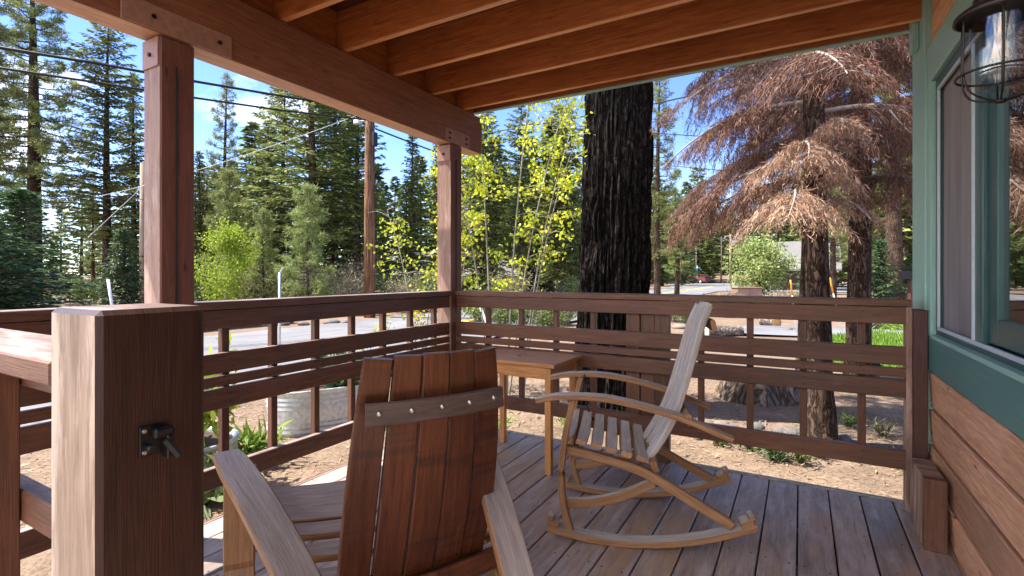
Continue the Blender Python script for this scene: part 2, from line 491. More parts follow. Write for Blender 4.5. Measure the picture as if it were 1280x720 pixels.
# ground
m, nt, out = new_mat('ground_duff'); k = N(nt)
o = k.n('ShaderNodeTexCoord').outputs['Object']
a = k.noise(o, .35, 5, .6); b = k.noise(o, 3.0, 8, .7); c2 = k.noise(o, 38, 6, .75)
col = k.ramp(a, [(.3, (.145, .108, .080)), (.55, (.225, .170, .125)), (.75, (.185, .145, .112))])
col = k.mix(.7, col, k.ramp(b, [(.3, (.55, .5, .48)), (.7, (1.3, 1.25, 1.2))]), 'MULTIPLY')
col = k.mix(.8, col, k.ramp(c2, [(.35, (.45, .42, .40)), (.62, (1.3, 1.28, 1.25))]), 'MULTIPLY')
k.principled(out, col, .95, .1, k.bump(k.math('ADD', b, k.math('MULTIPLY', c2, .5)), .6, .04)); M['ground'] = m
m, nt, out = new_mat('asphalt'); k = N(nt)
o = k.n('ShaderNodeTexCoord').outputs['Object']
a = k.noise(o, .5, 4); b = k.noise(o, 60, 4, .8); cr = k.n('ShaderNodeTexVoronoi', feature='DISTANCE_TO_EDGE'); cr.inputs['Scale'].default_value = .45
k.l(k.mapping(o, (1, .5, 1)), cr.inputs['Vector'])
col = k.ramp(a, [(.3, (.13, .13, .135)), (.7, (.20, .20, .205))])
col = k.mix(.6, col, k.ramp(b, [(.3, (.6, .6, .6)), (.7, (1.3, 1.3, 1.3))]), 'MULTIPLY')
col = k.mix(k.maprange(cr.outputs['Distance'], 0, .012, .6, 0), col, (.04, .04, .04))
k.principled(out, col, .85, .25, k.bump(b, .3, .01)); M['asphalt'] = m
M['rock'] = plain('rock_grey', (.13, .12, .115), .85, .2, 0, .4, 9, .5)
M['rock_tan'] = plain('rock_tan', (.19, .155, .125), .85, .2, 0, .4, 9, .5)
M['litter'] = foliage('litter_duff', (.11, .068, .040), (.31, .215, .135), .0, .9)
M['soil'] = plain('soil', (.07, .045, .03), .95, .1, 0, .4, 40, .5)
M['cut_wood'] = plain('cut_log_end', (.55, .30, .11), .7, .2, 0, .2, 20)
M['log_bark'] = bark('log_bark', (.12, .10, .085), (.30, .26, .23), 14, 14, .7, .02)
M['roof_grey'] = plain('roof_shingle_grey', (.15, .145, .14), .8, .2, 0, .2, 6)
M['cabin_brown'] = plain('cabin_brown', (.050, .026, .018), .7, .25, 0, .25, 5)
M['cabin_tan'] = plain('cabin_tan', (.36, .24, .15), .7, .25, 0, .2, 5)
M['box_brown'] = plain('cabinet_brown', (.24, .135, .105), .6, .3, 0, .1, 5)
M['car_red'] = plain('car_maroon', (.14, .03, .025), .25, .5, .2, .05)
M['car_dark'] = plain('car_dark', (.03, .035, .05), .25, .5, .2, .05)
M['car_glass'] = plain('car_glass', (.03, .035, .04), .1, .6, 0, .05)
M['tyre'] = plain('rubber', (.02, .02, .02), .8, .2, 0, .1)
M['sign_green'] = plain('sign_teal', (.02, .30, .28), .5, .4, 0, .05)
M['room_dark'] = plain('room_dark', (.05, .045, .04), .8, .2, 0, .1)
M['curtain'] = plain('curtain_grey', (.36, .33, .31), .9, .1, 0, .1, 8)
M['flash'] = plain('flashing_white', (.26, .24, .22), .6, .3, 0, .3, 30)

# ------------------------------------------------------------------ world, sun, camera
SUN_EL, SX, SY = rad(58), -.93, -.37
w = D.worlds.new('World'); scene.world = w; w.use_nodes = True
nt = w.node_tree; nt.nodes.clear(); k = N(nt)
out = nt.nodes.new('ShaderNodeOutputWorld'); bg = nt.nodes.new('ShaderNodeBackground')
sky = k.n('ShaderNodeTexSky', sky_type='NISHITA'); sky.sun_disc = False
sky.sun_elevation = SUN_EL; sky.sun_rotation = math.atan2(SX, SY) % (2 * math.pi)
sky.altitude = 1900; sky.air_density = 1.0; sky.dust_density = .3; sky.ozone_density = 2.2
tc = k.n('ShaderNodeTexCoord').outputs['Generated']
sp = k.n('ShaderNodeSeparateXYZ'); k.l(tc, sp.inputs[0])
zz = k.math('ADD', k.math('MAXIMUM', sp.outputs['Z'], 0.0), .22)
cx = k.math('DIVIDE', sp.outputs['X'], zz); cy = k.math('DIVIDE', sp.outputs['Y'], zz)
cb = k.n('ShaderNodeCombineXYZ'); k.l(cx, cb.inputs[0]); k.l(cy, cb.inputs[1]); cb.inputs[2].default_value = 3.3
cl = k.noise(cb.outputs[0], 1.35, 8, .58, .4)
# some cloud towards -X; extra unseen cloud added behind the camera (-Y) as fill
bias = k.math('ADD', k.math('MULTIPLY', sp.outputs['X'], -.09), k.math('MULTIPLY', sp.outputs['Y'], -.16))
cl = k.math('ADD', cl, bias)
cm = k.maprange(cl, .555, .74, 0, 1)
hz = k.maprange(sp.outputs['Z'], 0.0, .26, .12, 0)
cm = k.math('MINIMUM', k.math('ADD', cm, hz), 1.0)
hsv = k.n('ShaderNodeHueSaturation'); hsv.inputs['Saturation'].default_value = 1.18; hsv.inputs['Value'].default_value = .68; hsv.inputs['Hue'].default_value = .515; k.l(sky.outputs[0], hsv.inputs['Color'])
ccol = k.mix(k.math('MULTIPLY', cm, .92), hsv.outputs[0], k.mix(k.maprange(sp.outputs['Y'], -.2, .5, 0, 1), (10.8, 10.3, 9.8), (3.8, 3.9, 4.1)))  # cloud behind the camera brightened to fill the porch, dimmer in view
k.l(ccol, bg.inputs['Color']); bg.inputs['Strength'].default_value = .14
k.l(bg.outputs[0], out.inputs['Surface'])

ld = D.lights.new('sun', 'SUN'); ld.energy = 3.5; ld.angle = rad(.5); ld.color = (1, .94, .85)
so = D.objects.new('sun', ld); COL.objects.link(so)
h = math.hypot(SX, SY)
sv = Vector((-SX / h * math.cos(SUN_EL), -SY / h * math.cos(SUN_EL), -math.sin(SUN_EL)))
so.rotation_euler = sv.to_track_quat('-Z', 'Y').to_euler(); so.location = (-8, -4, 14)

cd = D.cameras.new('camera'); cam = D.objects.new('camera', cd); COL.objects.link(cam)
cam.location = (0, 0, HC); cam.rotation_euler = (rad(90), 0, YAW)
cd.sensor_width = 36; cd.lens = 36 * 632 / 1280; cd.shift_y = -17 / 1280; cd.clip_start = .05; cd.clip_end = 4000
scene.camera = cam
vs = scene.view_settings
vs.view_transform = 'Standard'; vs.look = 'None'; vs.gamma = 1; vs.use_curve_mapping = False; vs.exposure = 2.15

# ------------------------------------------------------------------ ground, road
def gz(x, y):
    r = math.hypot(x, y)
    z = GZ + .05 * mn.noise(Vector((x * .35, y * .35, 0))) * min(1, max(0, (r - 3) / 3)) 
    # gentle rise far to the front and side
    along = y * .95 + x * .3
    if along > 95: z += min((along - 95) * .05, 30)
    return z

def gridline(n, near, far):
    s = np.linspace(-1, 1, n)
    return np.sign(s) * (np.abs(s) * near + (far - near) * np.abs(s) ** 5)
gx = gridline(161, 26, 1600) ; gy = gridline(161, 26, 1600) + 8
mb_v = [(x, y, gz(x, y)) for y in gy for x in gx]
fs = [(j * 161 + i, j * 161 + i + 1, (j + 1) * 161 + i + 1, (j + 1) * 161 + i) for j in range(160) for i in range(160)]
me = D.meshes.new('ground'); me.from_pydata(mb_v, [], fs); me.materials.append(M['ground'])
me.polygons.foreach_set('use_smooth', [True] * len(fs)); me.update()
tag(link('ground', me), kind='structure', label='tan dirt yard strewn with pine needles and gravel')

def strip(name, L, Rr, mat, z=.05):
    """sheet between two polylines, following the ground"""
    b = MB()
    for (a, c) in zip(L, Rr):
        for t in (0, .5, 1):
            x = a[0] + (c[0] - a[0]) * t; y = a[1] + (c[1] - a[1]) * t
            b.v.append(V(x, y, GZ + z))
    for i in range(len(L) - 1):
        for j in range(2):
            q = i * 3 + j
            b.face([q, q + 1, q + 4, q + 3], None, 0)
    return b.build(name, mat)
ys = np.linspace(-60, 92, 40)
tag(strip('road', [(-12.9 + (.0 if y < 60 else (y - 60) * -.25), y) for y in ys], [(-6.6 + (0 if y < 55 else (y - 55) * .9), y) for y in ys], M['asphalt']), kind='structure')
tag(strip('road_line', [(-9.85, y) for y in ys[:34]], [(-9.7, y) for y in ys[:34]], M['yellow'], .056), kind='structure')
tag(strip('road_line', [(-9.6, y) for y in ys[:34]], [(-9.45, y) for y in ys[:34]], M['yellow'], .056), kind='structure')
xs = np.linspace(-1.5, 30, 16)
tag(strip('path', [(x, 17.2 + x * .12) for x in xs], [(x, 14.6 + x * .12) for x in xs], M['asphalt'], .056), kind='structure')
xs = np.linspace(-6.6, 60, 26)
tag(strip('side_road', [(x, 64 + x * .2) for x in xs], [(x, 52 + x * .2) for x in xs], M['asphalt'], .046), kind='structure')

# litter: wood chips, needles, gravel near the deck (uncountable)
lv = Leaves()
def scatter(n, x0, x1, y0, y1, L0, L1, wr):
    p = np.stack([rng.uniform(x0, x1, n), rng.uniform(y0, y1, n)], 1)
    keep = ~((p[:, 0] > -2.45) & (p[:, 0] < 6) & (p[:, 1] > -1) & (p[:, 1] < 3.36))
    p = p[keep]; n = len(p)
    z = np.array([gz(a, b) for a, b in p]) + rng.uniform(.004, .022, n)
    az = rng.uniform(0, 2 * np.pi, n)
    d = np.stack([np.cos(az), np.sin(az), rng.uniform(-.15, .25, n)], 1)
    s = np.stack([-np.sin(az), np.cos(az), rng.uniform(-.4, .4, n)], 1)
    L = rng.uniform(L0, L1, n)
    lv.diamonds(np.column_stack([p, z]), d, s, L, L * rng.uniform(wr * .6, wr * 1.4, n))
scatter(16000, -7, 5.5, .3, 9.5, .03, .10, .16)
scatter(14000, -6.5, 4.5, .5, 8, .03, .08, .07)
scatter(2500, -6.5, 4, .5, 6.5, .012, .035, .5)
tag(link('ground_litter', lv.mesh('ground_litter', [M['litter']])), 'loose pine needles, wood chips and gravel lying on dirt', 'ground litter', kind='stuff')

# ------------------------------------------------------------------ deck
XW = .57           # house wall plane
DY = 3.32          # front edge of the deck
XL = -2.50
deck = thing('deck', 'porch floor of weathered purplish grey boards with dark gaps', 'deck', (-1, 1.2, GZ))
x = XW - .004
while x > XL:
    b = MB(); x0 = max(x - .1385, XL)
    b.span(x0, x, -1.0, DY - random.uniform(0, .006), -.038, 0, ch=.004, mi=0)
    for yj in np.arange(-.88, 3.3, .41):
        for xs_ in (x0 + .025, x - .025):
            b.lathe([(.0048, .0004), (.0035, .0009), (0, .0007)], (xs_ + random.uniform(-.004, .004), yj + random.uniform(-.006, .006), 0), n=6, mi=1)
    b.build('deck_board', [M['deck'], M['black']], deck, True)
    x -= .1455
b = MB()
b.span(XL - .02, XW, DY, DY + .03, -.20, -.006)
b.span(XL - .032, XL - .004, -1.0, DY + .03, -.20, -.006)
b.build('rim_board', M['stain'], deck, True)
b = MB()
for y in np.arange(-.9, 3.3, .41): b.span(XL + .02, XW - .02, y, y + .04, -.20, -.042)
b.build('joist_frame', M['stain_dark'], deck, True)
b = MB(); b.span(XL + .02, XW - .01, DY + .003, DY + .034, -.005, .006, ch=.002); b.build('flashing', M['flash'], deck, True)
for px, py in ((-2.42, 3.2), (-.9, 3.2), (.4, 3.2), (-2.42, 1.2), (-2.42, -.8)):
    b = MB(); b.span(px - .07, px + .07, py - .07, py + .07, GZ - .1, -.2); b.build('pier', M['stain_dark'], deck, True)

# a few blown-in needles on the boards (uncountable)
lv = Leaves(); n = 420
dp = np.stack([rng.uniform(-2.4, .5, n), rng.uniform(.5, 3.28, n), rng.uniform(.002, .006, n)], 1)
dp[:160, 1] = rng.uniform(3.05, 3.3, 160); dp[160:220, 0] = rng.uniform(.42, .56, 60)
az = rng.uniform(0, 6.28, n); lv.diamonds(dp, np.stack([np.cos(az), np.sin(az), 0 * az + .02], 1), np.stack([-np.sin(az), np.cos(az), 0 * az], 1), rng.uniform(.012, .055, n), rng.uniform(.0018, .004, n))
tag(link('needle_litter', lv.mesh('needle_litter', [M['litter']])), 'dry pine needles blown onto the porch boards', 'needles', kind='stuff')

# ------------------------------------------------------------------ posts
def bolts(b, pts, n, r=.009, l=.008):
    for p in pts:
        p = np.asarray(p, float); b.tube([p, p + np.asarray(n) * l], r, 8)
def porch_post(y, label):
    t = thing('porch_post', label, 'post', (-2.42, y, 0))
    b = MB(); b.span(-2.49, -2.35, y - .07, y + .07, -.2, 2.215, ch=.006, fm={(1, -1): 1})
    # a long drying check on the inner face
    b.build('post_shaft', [M['post_mix'], M['post_face']], t, True)
    b = MB(); b.span(-2.348, -2.343, y - .012, y - .007, .9, 2.1, ch=.001)
    b.build('drying_crack', M['black'], t, True)
    b = MB(); b.span(-2.483, -2.357, y - .078, y - .07, 2.085, 2.208, ch=.001)
    p = b.build('strap_plate', M['plate'], t, True)
    b = MB(); bolts(b, [(-2.42, y - .078, 2.14)], (0, -1, 0))
    bo = b.build('bolt', M['black'], p); bo.data.transform(Matrix.Translation(-t.location))
    return t
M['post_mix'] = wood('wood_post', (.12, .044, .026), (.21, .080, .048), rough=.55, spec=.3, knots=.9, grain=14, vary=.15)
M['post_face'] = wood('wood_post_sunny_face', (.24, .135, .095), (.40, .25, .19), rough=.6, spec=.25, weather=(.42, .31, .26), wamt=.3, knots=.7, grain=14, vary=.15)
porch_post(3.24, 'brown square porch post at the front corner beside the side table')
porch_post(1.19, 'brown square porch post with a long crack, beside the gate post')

gp = thing('gate_post', 'thick square gate post with pale weathered side and black latch', 'post', (-.87, .376, 0))
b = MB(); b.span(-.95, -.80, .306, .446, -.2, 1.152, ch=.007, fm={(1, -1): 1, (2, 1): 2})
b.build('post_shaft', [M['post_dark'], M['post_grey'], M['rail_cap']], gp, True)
lt = MB()
lt.span(-.800, -.795, .353, .383, .945, .987, ch=.001)
pl = lt.build('latch_plate', M['black'], gp, True)
lt = MB(); lt.span(-.796, -.782, .366, .392, .968, .983, ch=.003); lt.span(-.795, -.778, .380, .389, .938, .972, ch=.003)
lt.bar((-.782, .379, .966), (-.768, .392, .940), .007, .009, ch=.002); lt.tube([(-.795, .361, .958), (-.776, .361, .958)], .005, 10)
lt.build('latch_arm', M['black'], gp, True)
lt = MB(); bolts(lt, [(-.7955, .358, .981)], (1, 0, 0), .0028, .003)
lt.build('screw', M['steel'], gp, True)
lt = MB(); bolts(lt, [(-.7955, .358, .951)], (1, 0, 0), .0028, .003); lt.build('screw', M['steel'], gp, True)

# ------------------------------------------------------------------ railings
BANDS = ((.945, 1.033), (.735, .829), (.674, .719), (.568, .662), (.202, .298))
def railing(name, label, p0, p1, inner, bal, cap_w=.14, bands=BANDS):
    """p0,p1: run on the floor; inner: unit normal towards the deck; bal: baluster distances along the run"""
    p0 = V(*p0, 0); p1 = V(*p1, 0); d = unit(p1 - p0); n = V(*inner, 0)
    t = thing(name, label, 'railing', tuple((p0 + p1) / 2))
    st = M['stain']
    b = MB(); b.bar(p0 + V(0, 0, 1.054), p1 + V(0, 0, 1.054), cap_w, .036, top=1); b.build('cap_rail', [st, M['rail_cap']], t, True)
    for (z0, z1) in bands:
        b = MB(); o = n * (.0375)
        b.bar(p0 + o + V(0, 0, (z0 + z1) / 2), p1 + o + V(0, 0, (z0 + z1) / 2), .036, z1 - z0, top=1)
        for sb in bal:
            for zf in ((.3, .7) if z1 - z0 > .06 else (.5,)):
                q = p0 + d * (sb + random.uniform(-.008, .008)) + n * .0556 + V(0, 0, z0 + (z1 - z0) * zf)
                b.tube([q, q + n * .0012], .0036, 6, mi=2)
        b.build('rail_board', [st, M['rail_cap'], M['black']], t, True)
    for s in bal:
        c = p0 + d * s
        b = MB(); b.bar(c + V(0, 0, .2), c + V(0, 0, 1.034), .036, .036, up=tuple(d)); b.build('baluster', st, t, True)
    return t, st
YB = 3.285
rl, _ = railing('front_railing', 'long dark brown railing behind the rocking chair, along the front edge', (-2.35, YB), (.485, YB), (0, -1),
                [2.35 + a for a in (-2.08, -1.79, -1.51, -1.23, -.531, -.257, .014, .285)])
for cxx in (-.955, -.862, -.769):
    b = MB(); b.span(cxx - .045, cxx + .045, YB + (.0 if cxx == -.862 else -.012), YB + .05, -.1, 1.032); b.build('centre_post', M['stain'], rl, True)
b = MB(); b.span(.466, .492, YB - .07, YB + .02, -.02, 1.034); b.build('end_post', M['stain_pale_lit'], rl, True)
b = MB(); b.span(.494, .552, YB - .075, YB + .055, -.02, 1.02); b.build('wall_post', M['stain_dark'], rl, True)
railing('side_railing', 'dark brown railing between the two porch posts, by the metal planter', (-2.42, 1.262), (-2.42, 3.168), (1, 0),
        [.17, .43, .70, .97, 1.24, 1.51, 1.78])
railing('side_railing', 'short brown railing behind the gate post, under the tall pine', (-2.42, .45), (-2.42, 1.118), (1, 0), [.12, .39])
railing('entry_railing', 'pale capped railing running from the gate post, sunlit balusters', (-2.35, .376), (-.952, .376), (0, 1), [.16, .43, .70, .97, 1.27], bands=((.975, 1.034), (.70, .765), (.20, .29)))

# wooden stub bolted at the foot of the wall
st = thing('wall_stub', 'short brown block of upright boards at the foot of the wall', 'post', (.48, 2.97, 0))
for i, (a, c) in enumerate(((2.80, 2.845), (2.848, 2.98), (2.983, 3.12))):
    b = MB(); b.span(.468, .548, a, c, .0, .312 - .004 * i); b.build('board', M['stain_pale_lit'] if i else M['stain'], st, True)  # skylit sides put into paler boards, shaded end into the darker one

# ------------------------------------------------------------------ roof over the porch
rf = thing('porch_roof', 'exposed cedar porch roof with heavy beam and rafters', 'roof', (-1, 2, 2.2))
b = MB(); y0, y1 = .25, 3.61
pr = [V(-2.49, y0, 2.225), V(-2.49, y1, 2.225), V(-2.49, y1, 2.47), V(-2.49, y1 - .05, 2.53), V(-2.49, y0, 2.53)]
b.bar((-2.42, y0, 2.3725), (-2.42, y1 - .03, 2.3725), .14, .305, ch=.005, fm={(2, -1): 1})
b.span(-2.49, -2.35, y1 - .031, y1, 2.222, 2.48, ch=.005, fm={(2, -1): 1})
bm_o = b.build('beam', [M['beam'], M['beam_under_bounce']], rf, True)
for yy, w_ in ((1.19, .235), (3.24, .17)):
    b = MB(); b.span(-2.35, -2.342, yy - w_ + .02, yy + w_, 2.222, 2.325, ch=.001); p = b.build('strap_plate', M['plate'], rf, True)
    b = MB(); bolts(b, [(-2.342, yy - w_ + .07, 2.29), (-2.342, yy + w_ - .05, 2.29), (-2.342, yy + w_ - .05, 2.25), (-2.342, yy - w_ + .07, 2.25)] if yy > 2 else [(-2.342, yy + w_ - .06, 2.275), (-2.342, yy - .1, 2.275)], (1, 0, 0)); b.build('bolt', M['black'], p, False).data.transform(Matrix.Translation(-rf.location))
for yy in (.46, .87, 1.28, 1.695, 2.11, 2.54, 2.945, 3.34):
    b = MB(); b.span(-3.20 if yy < 2.8 else -2.558, XW - .003, yy, yy + .040, 2.533, 2.775, ch=.004, fm={(2, -1): 1}); b.build('rafter', [M['cedar'], M['cedar_under_bounce']], rf, True)
b = MB(); b.span(-2.558, XW + .3, 3.585, 3.622, 2.585, 2.815, ch=.003); b.build('fascia', M['cedar'], rf, True)
b = MB(); b.span(-2.558, XW + .3, 3.584, 3.628, 2.574, 2.584, ch=.002); b.build('drip_edge', M['green'], rf, True)
b = MB(); b.span(-3.24, -3.20, .2, 2.86, 2.56, 2.80); b.span(-2.60, -2.56, 2.864, 3.63, 2.56, 2.80); b.build('shading_eave_board', M['cedar'], rf, True)  # overhang past the beam added to shade the deck, corner notched to admit sun
b = MB(); yy = .2
while yy < 3.58:
    b.span(-3.2 if yy < 2.75 else -2.6, XW, yy, min(yy + .137, 3.583), 2.777, 2.797, ch=.003); yy += .14
b.build('roof_boards', M['sheath'], rf, True)
for (a, c) in ((.50, .868), (.912, 1.278), (1.322, 1.693), (1.737, 2.108), (2.152, 2.538), (2.582, 2.943), (2.987, 3.338), (3.382, 3.583)):
    b = MB(); b.span(-2.455, -2.415, a, c, 2.533, 2.775); b.build('blocking', M['cedar'], rf, True)
b = MB(); b.span(-3.28, 6, .1, 2.87, 2.82, 2.86); b.span(-2.64, 6, 2.872, 3.66, 2.82, 2.86); b.build('roofing', M['roof_grey'], rf, True)

# ------------------------------------------------------------------ house
hs = thing('house', 'house wall with cedar board siding and sage green window trim', 'house', (XW + 1, 1.5, 0))
ZT = .725
b = MB(); zz_ = -.35; i = 0
for z1 in (.0, .175, .35, .525, .715):
    z0 = z1 - .172 if z1 < .7 else .53
    # lapped board leaning out at the bottom
    zc = (z0 + z1) / 2
    b.box((XW + .009, 1.15, zc), (.022, 4.8, z1 - z0 - .007), ax=((1, 0, .045), (0, 1, 0), (-.045, 0, 1)), ch=.004)
b.span(XW + .006, XW + .02, -1.25, 3.55, 2.34, 2.50, ch=.004); b.span(XW + .006, XW + .02, -1.25, 3.55, 2.507, 2.70, ch=.004)
b.build('siding', M['siding'], hs, True)
b = MB(); b.span(XW + .024, XW + .10, -1.25, 3.15 - .02, GZ, .90); b.span(XW + .024, XW + .10, -1.25, 3.55, 2.15, 2.8); b.span(XW + .024, XW + .10, 3.13, 3.55, GZ, 2.149)
b.span(XW + .10, 6, 3.46, 3.55, GZ, 2.8)
b.build('wall_core', M['room_dark'], hs, True)
b = MB(); z0 = GZ
while z0 < 2.75: b.span(XW + .12, 6, 3.552, 3.574, z0, z0 + .19, ch=.004); z0 += .196
b.build('end_siding', M['siding'], hs, True)
# trim boards: head, jamb, corner, apron
def trim(name, *a, m='green', top=None):
    b = MB(); b.span(*a, ch=.003); return b.build(name, M[m], hs, True)
trim('head_trim', XW - .014, XW + .022, -1.25, 3.255, 2.15, 2.33)
trim('apron_trim', XW - .014, XW + .022, -1.25, 3.255, .722, .893, m='green_shaded')
trim('jamb_trim', XW - .016, XW + .022, 3.17, 3.26, .895, 2.148)
trim('corner_board', XW - .022, XW + .022, 3.262, 3.59, .30, 2.82)
trim('corner_board', XW - .008, XW + .12, 3.575, 3.60, GZ, 2.57)
trim('rafter_bracket', XW - .05, XW - .023, 3.40, 3.50, 2.40, 2.58)
# window
wn = D.objects.new('window', None); COL.objects.link(wn); wn.parent = hs; wn.location = (0, 1, 1.5 - 0)
wl = Vector(hs.location) + wn.location
def wpart(name, b, mats):
    b.shift(tuple(wl)); o = b.build(name, mats, wn); return o
b = MB()
for (ya, yb, za, zb) in ((3.10, 3.17, .895, 2.148), (-1.2, 3.10, 2.085, 2.148), (-1.2, 3.10, .895, .945), (2.44, 2.535, .945, 2.085)):
    b.span(XW + .004, XW + .075, ya, yb, za, zb, ch=.004)
wpart('frame', b, M['green_dark'])
b = MB()
b.span(XW - .004, XW + .006, 3.085, 3.10, .945, 2.085, ch=.001); b.span(XW - .004, XW + .006, -1.2, 3.10, .935, .951, ch=.001); b.span(XW - .004, XW + .006, -1.2, 3.10, 2.075, 2.09, ch=.001)
b.span(XW - .004, XW + .006, 2.53, 2.545, .951, 2.075, ch=.001)
wpart('track', b, M['alu'])
b = MB(); b.span(XW + .02, XW + .03, 2.53, 3.11, .94, 2.09, ch=.001); wpart('screen', b, M['screen'])
b = MB()
for (ya, yb, za, zb) in ((2.335, 2.435, .952, 2.078), (-1.15, 2.335, .952, 1.045), (-1.15, 2.335, 2.0, 2.078)):
    b.span(XW + .018, XW + .058, ya, yb, za, zb, ch=.004)
wpart('sash', b, M['green_dark'])
b = MB(); b.span(XW + .034, XW + .040, -1.15, 2.34, 1.04, 2.005, ch=.001); wpart('pane', b, M['glass_window'])
b = MB(); b.span(XW - .03, XW + .05, -1.2, 3.11, .893, .912, ch=.003); wpart('sill', b, M['green'])
b = MB(); b.span(XW + .5, XW + .52, -1.2, 3.3, .5, 2.4); wpart('curtain', b, M['room_dark'])

# ------------------------------------------------------------------ wall lantern
ln = thing('wall_lantern', 'black caged wall lantern with clear glass jar by the window', 'lantern', (.372, 1.46, 1.668), sc=.93)
b = MB(); b.lathe([(.0, .235), (.020, .235), (.024, .215), (.022, .20), (.034, .195), (.044, .175), (.046, .150), (.041, .145), (.048, .138), (.050, .122), (.043, .117)], n=28)
b.build('socket_cap', M['bronze'], ln)
b = MB(); b.lathe([(.043, .119), (.070, .113), (.082, .103), (.084, .093), (.078, .092), (.074, .099), (.05, .106), (.0, .108)], n=36); b.build('shade', M['bronze'], ln)
b = MB(); b.lathe([(.054, .105), (.055, .09), (.053, -.045), (.047, -.066), (.030, -.074), (.0, -.075)], n=32); b.lathe([(.0, -.071), (.028, -.070), (.044, -.062), (.0495, -.045), (.0515, .09), (.0505, .105)], n=32)
b.build('glass_jar', M['glass'], ln)
b = MB()
for q in range(6):
    a = q * math.pi / 3 + .35; c, s = math.cos(a), math.sin(a)
    b.tube(smooth([(.074 * c, .074 * s, .098), (.075 * c, .075 * s, .02), (.074 * c, .074 * s, -.045), (.058 * c, .058 * s, -.082), (.020 * c, .020 * s, -.100), (0, 0, -.102)], 16), .0024, 6)
b.tube([(.079 * math.cos(a), .079 * math.sin(a), -.040) for a in np.linspace(0, 2 * math.pi, 41)], .0027, 6, cap=False)
b.lathe([(.0, -.097), (.012, -.1), (.011, -.107), (.0, -.109)], n=14)
b.build('cage', M['bronze'], ln)
b = MB(); b.lathe([(.011, .10), (.012, .08), (.026, .045), (.030, .015), (.024, -.012), (.010, -.024), (0, -.026)], n=24); bu = b.build('bulb', M['glass'], ln)
b = MB()
for q in range(6):
    a = q * math.pi / 3; b.tube([(.006 * math.cos(a), .006 * math.sin(a), .052), (.014 * math.cos(a), .014 * math.sin(a), -.004)], .0021, 6)
b.tube([(0, 0, .09), (0, 0, .05)], .004, 8)
b.build('filament', M['filament'], bu)
b = MB(); b.tube(smooth([(.03, 0, .165), (.10, .0, .172), (.19, 0, .178)], 8), .009, 10); b.tube([(.185, 0, .178), (.206, 0, .178)], .05, 20)
b.build('arm', M['bronze'], ln)

# ------------------------------------------------------------------ rocking chair (local: x forward, y to its side, z up)
SG = [M['stave_honey'], M['stave_grey']]
rc = thing('rocking_chair', 'slatted wooden rocking chair of grey and honey barrel staves by the front railing', 'rocking chair', (-.66, 2.475, .0072), math.atan2(-.31, -.95))
rc.rotation_euler[1] = rad(6)      # rests rocked slightly forward
def arc(x):  # runner underside
    return x * x / (2 * 1.32)
for s in (-1, 1):
    y = .255 * s
    b = MB(); b.stave([(x, y, arc(x) + .014) for x in np.linspace(-.44, .45, 18)], .068, .027, top=1)
    for xb in (.425, -.40):
        b.box((xb, y, arc(xb) + .041), (.055, .064, .026), ax=((1, 0, xb / 1.32), (0, 1, 0), (-xb / 1.32, 0, 1)), top=1)
    for xb in (.45, -.43):
        b.box((xb - .012 * np.sign(xb), y, arc(xb) + .066 - .01), (.028, .060, .02), ax=((1, 0, xb / 1.32), (0, 1, 0), (-xb / 1.32, 0, 1)), top=1)
    b.build('runner', SG, rc)
    b = MB(); b.stave(smooth([(.345, y, .065), (.38, y, .19), (.392, y, .33), (.378, y, .5), (.345, y, .658)], 14), .044, .028); b.build('front_leg', M['stave_honey'], rc)
    b = MB(); b.stave(smooth([(.38, y * .93, .43), (.25, y * .93, .395), (.07, y * .93, .335), (-.04, y * .94, .278), (-.2, y * .97, .175), (-.345, y, .085)], 20), .034, .038); b.build('seat_rail', M['stave_honey'], rc)
    b = MB(); b.stave(smooth([(.362, y * .93, .185), (.26, y * .93, .185), (.12, y * .93, .212), (-.02, y * .93, .268)], 12), .034, .040, top=1); b.build('stretcher', SG, rc)
    b = MB(); b.stave(smooth([(.515, y * 1.02, .664), (.40, y * 1.02, .675), (.18, y * 1.03, .652), (-.107, y * 1.03, .562), (-.335, y * 1.02, .452)], 22), [.055, .070, .072, .064, .05], .023, top=1); b.build('armrest', SG, rc)
def seat_pt(u):   # 0 front .. 1 rear on the seat rail
    x = .372 - .335 * u; return np.array([x, 0, float(np.interp(x, [.03, .25, .372], [.350, .420, .455]))])
for i in range(6):
    p = seat_pt(i / 5); 
    tl = .26 if i < 5 else .30
    pts = [(p[0] + .0 , y, p[2] + .024 - .022 * (1 - (y / .25) ** 2)) for y in np.linspace(-.25, .25, 11)]
    b = MB(); b.stave(pts, [.050, .058, .050], .022, side=(1, 0, tl), top=1); b.build('seat_slat', SG, rc)
for i in range(5):
    f = (i - 2) / 2.0
    bow = .022 * (1 - f * f)
    pts = smooth([(.010 - bow, f * .145, .335), (-.065 - bow, f * .155, .455), (-.120 - bow, f * .16, .58), (-.178 - bow, f * .158, .79), (-.215 - bow, f * .15, .93), (-.25 - bow * .6, f * .135, 1.025 - .012 * f * f)], 18)
    b = MB(); b.stave(pts, [.064, .070, .072, .070, .060], .028, side=(-.10 * f, 1, 0)); b.build('back_slat', M['stave_grey'], rc)
for (xx, zc, hw, nm) in ((-.158, .545, .275, 'arm_bar'), (-.02, .335, .235, 'rear_bar'), (.345, .405, .235, 'front_bar')):
    b = MB(); b.stave([(xx, y, zc) for y in np.linspace(-hw, hw, 7)], .05, .026, side=(.4, 0, 1)); b.build(nm, M['stave_honey'], rc)
b = MB(); b.stave([(-.268 + .0 * y, y, .93) for y in np.linspace(-.18, .18, 7)], .05, .02, side=(.25, 0, 1)); b.build('back_bar', M['stave_honey'], rc)

for o_ in rc.children:
    for v_ in o_.data.vertices: v_.co.x -= .125 * v_.co.z
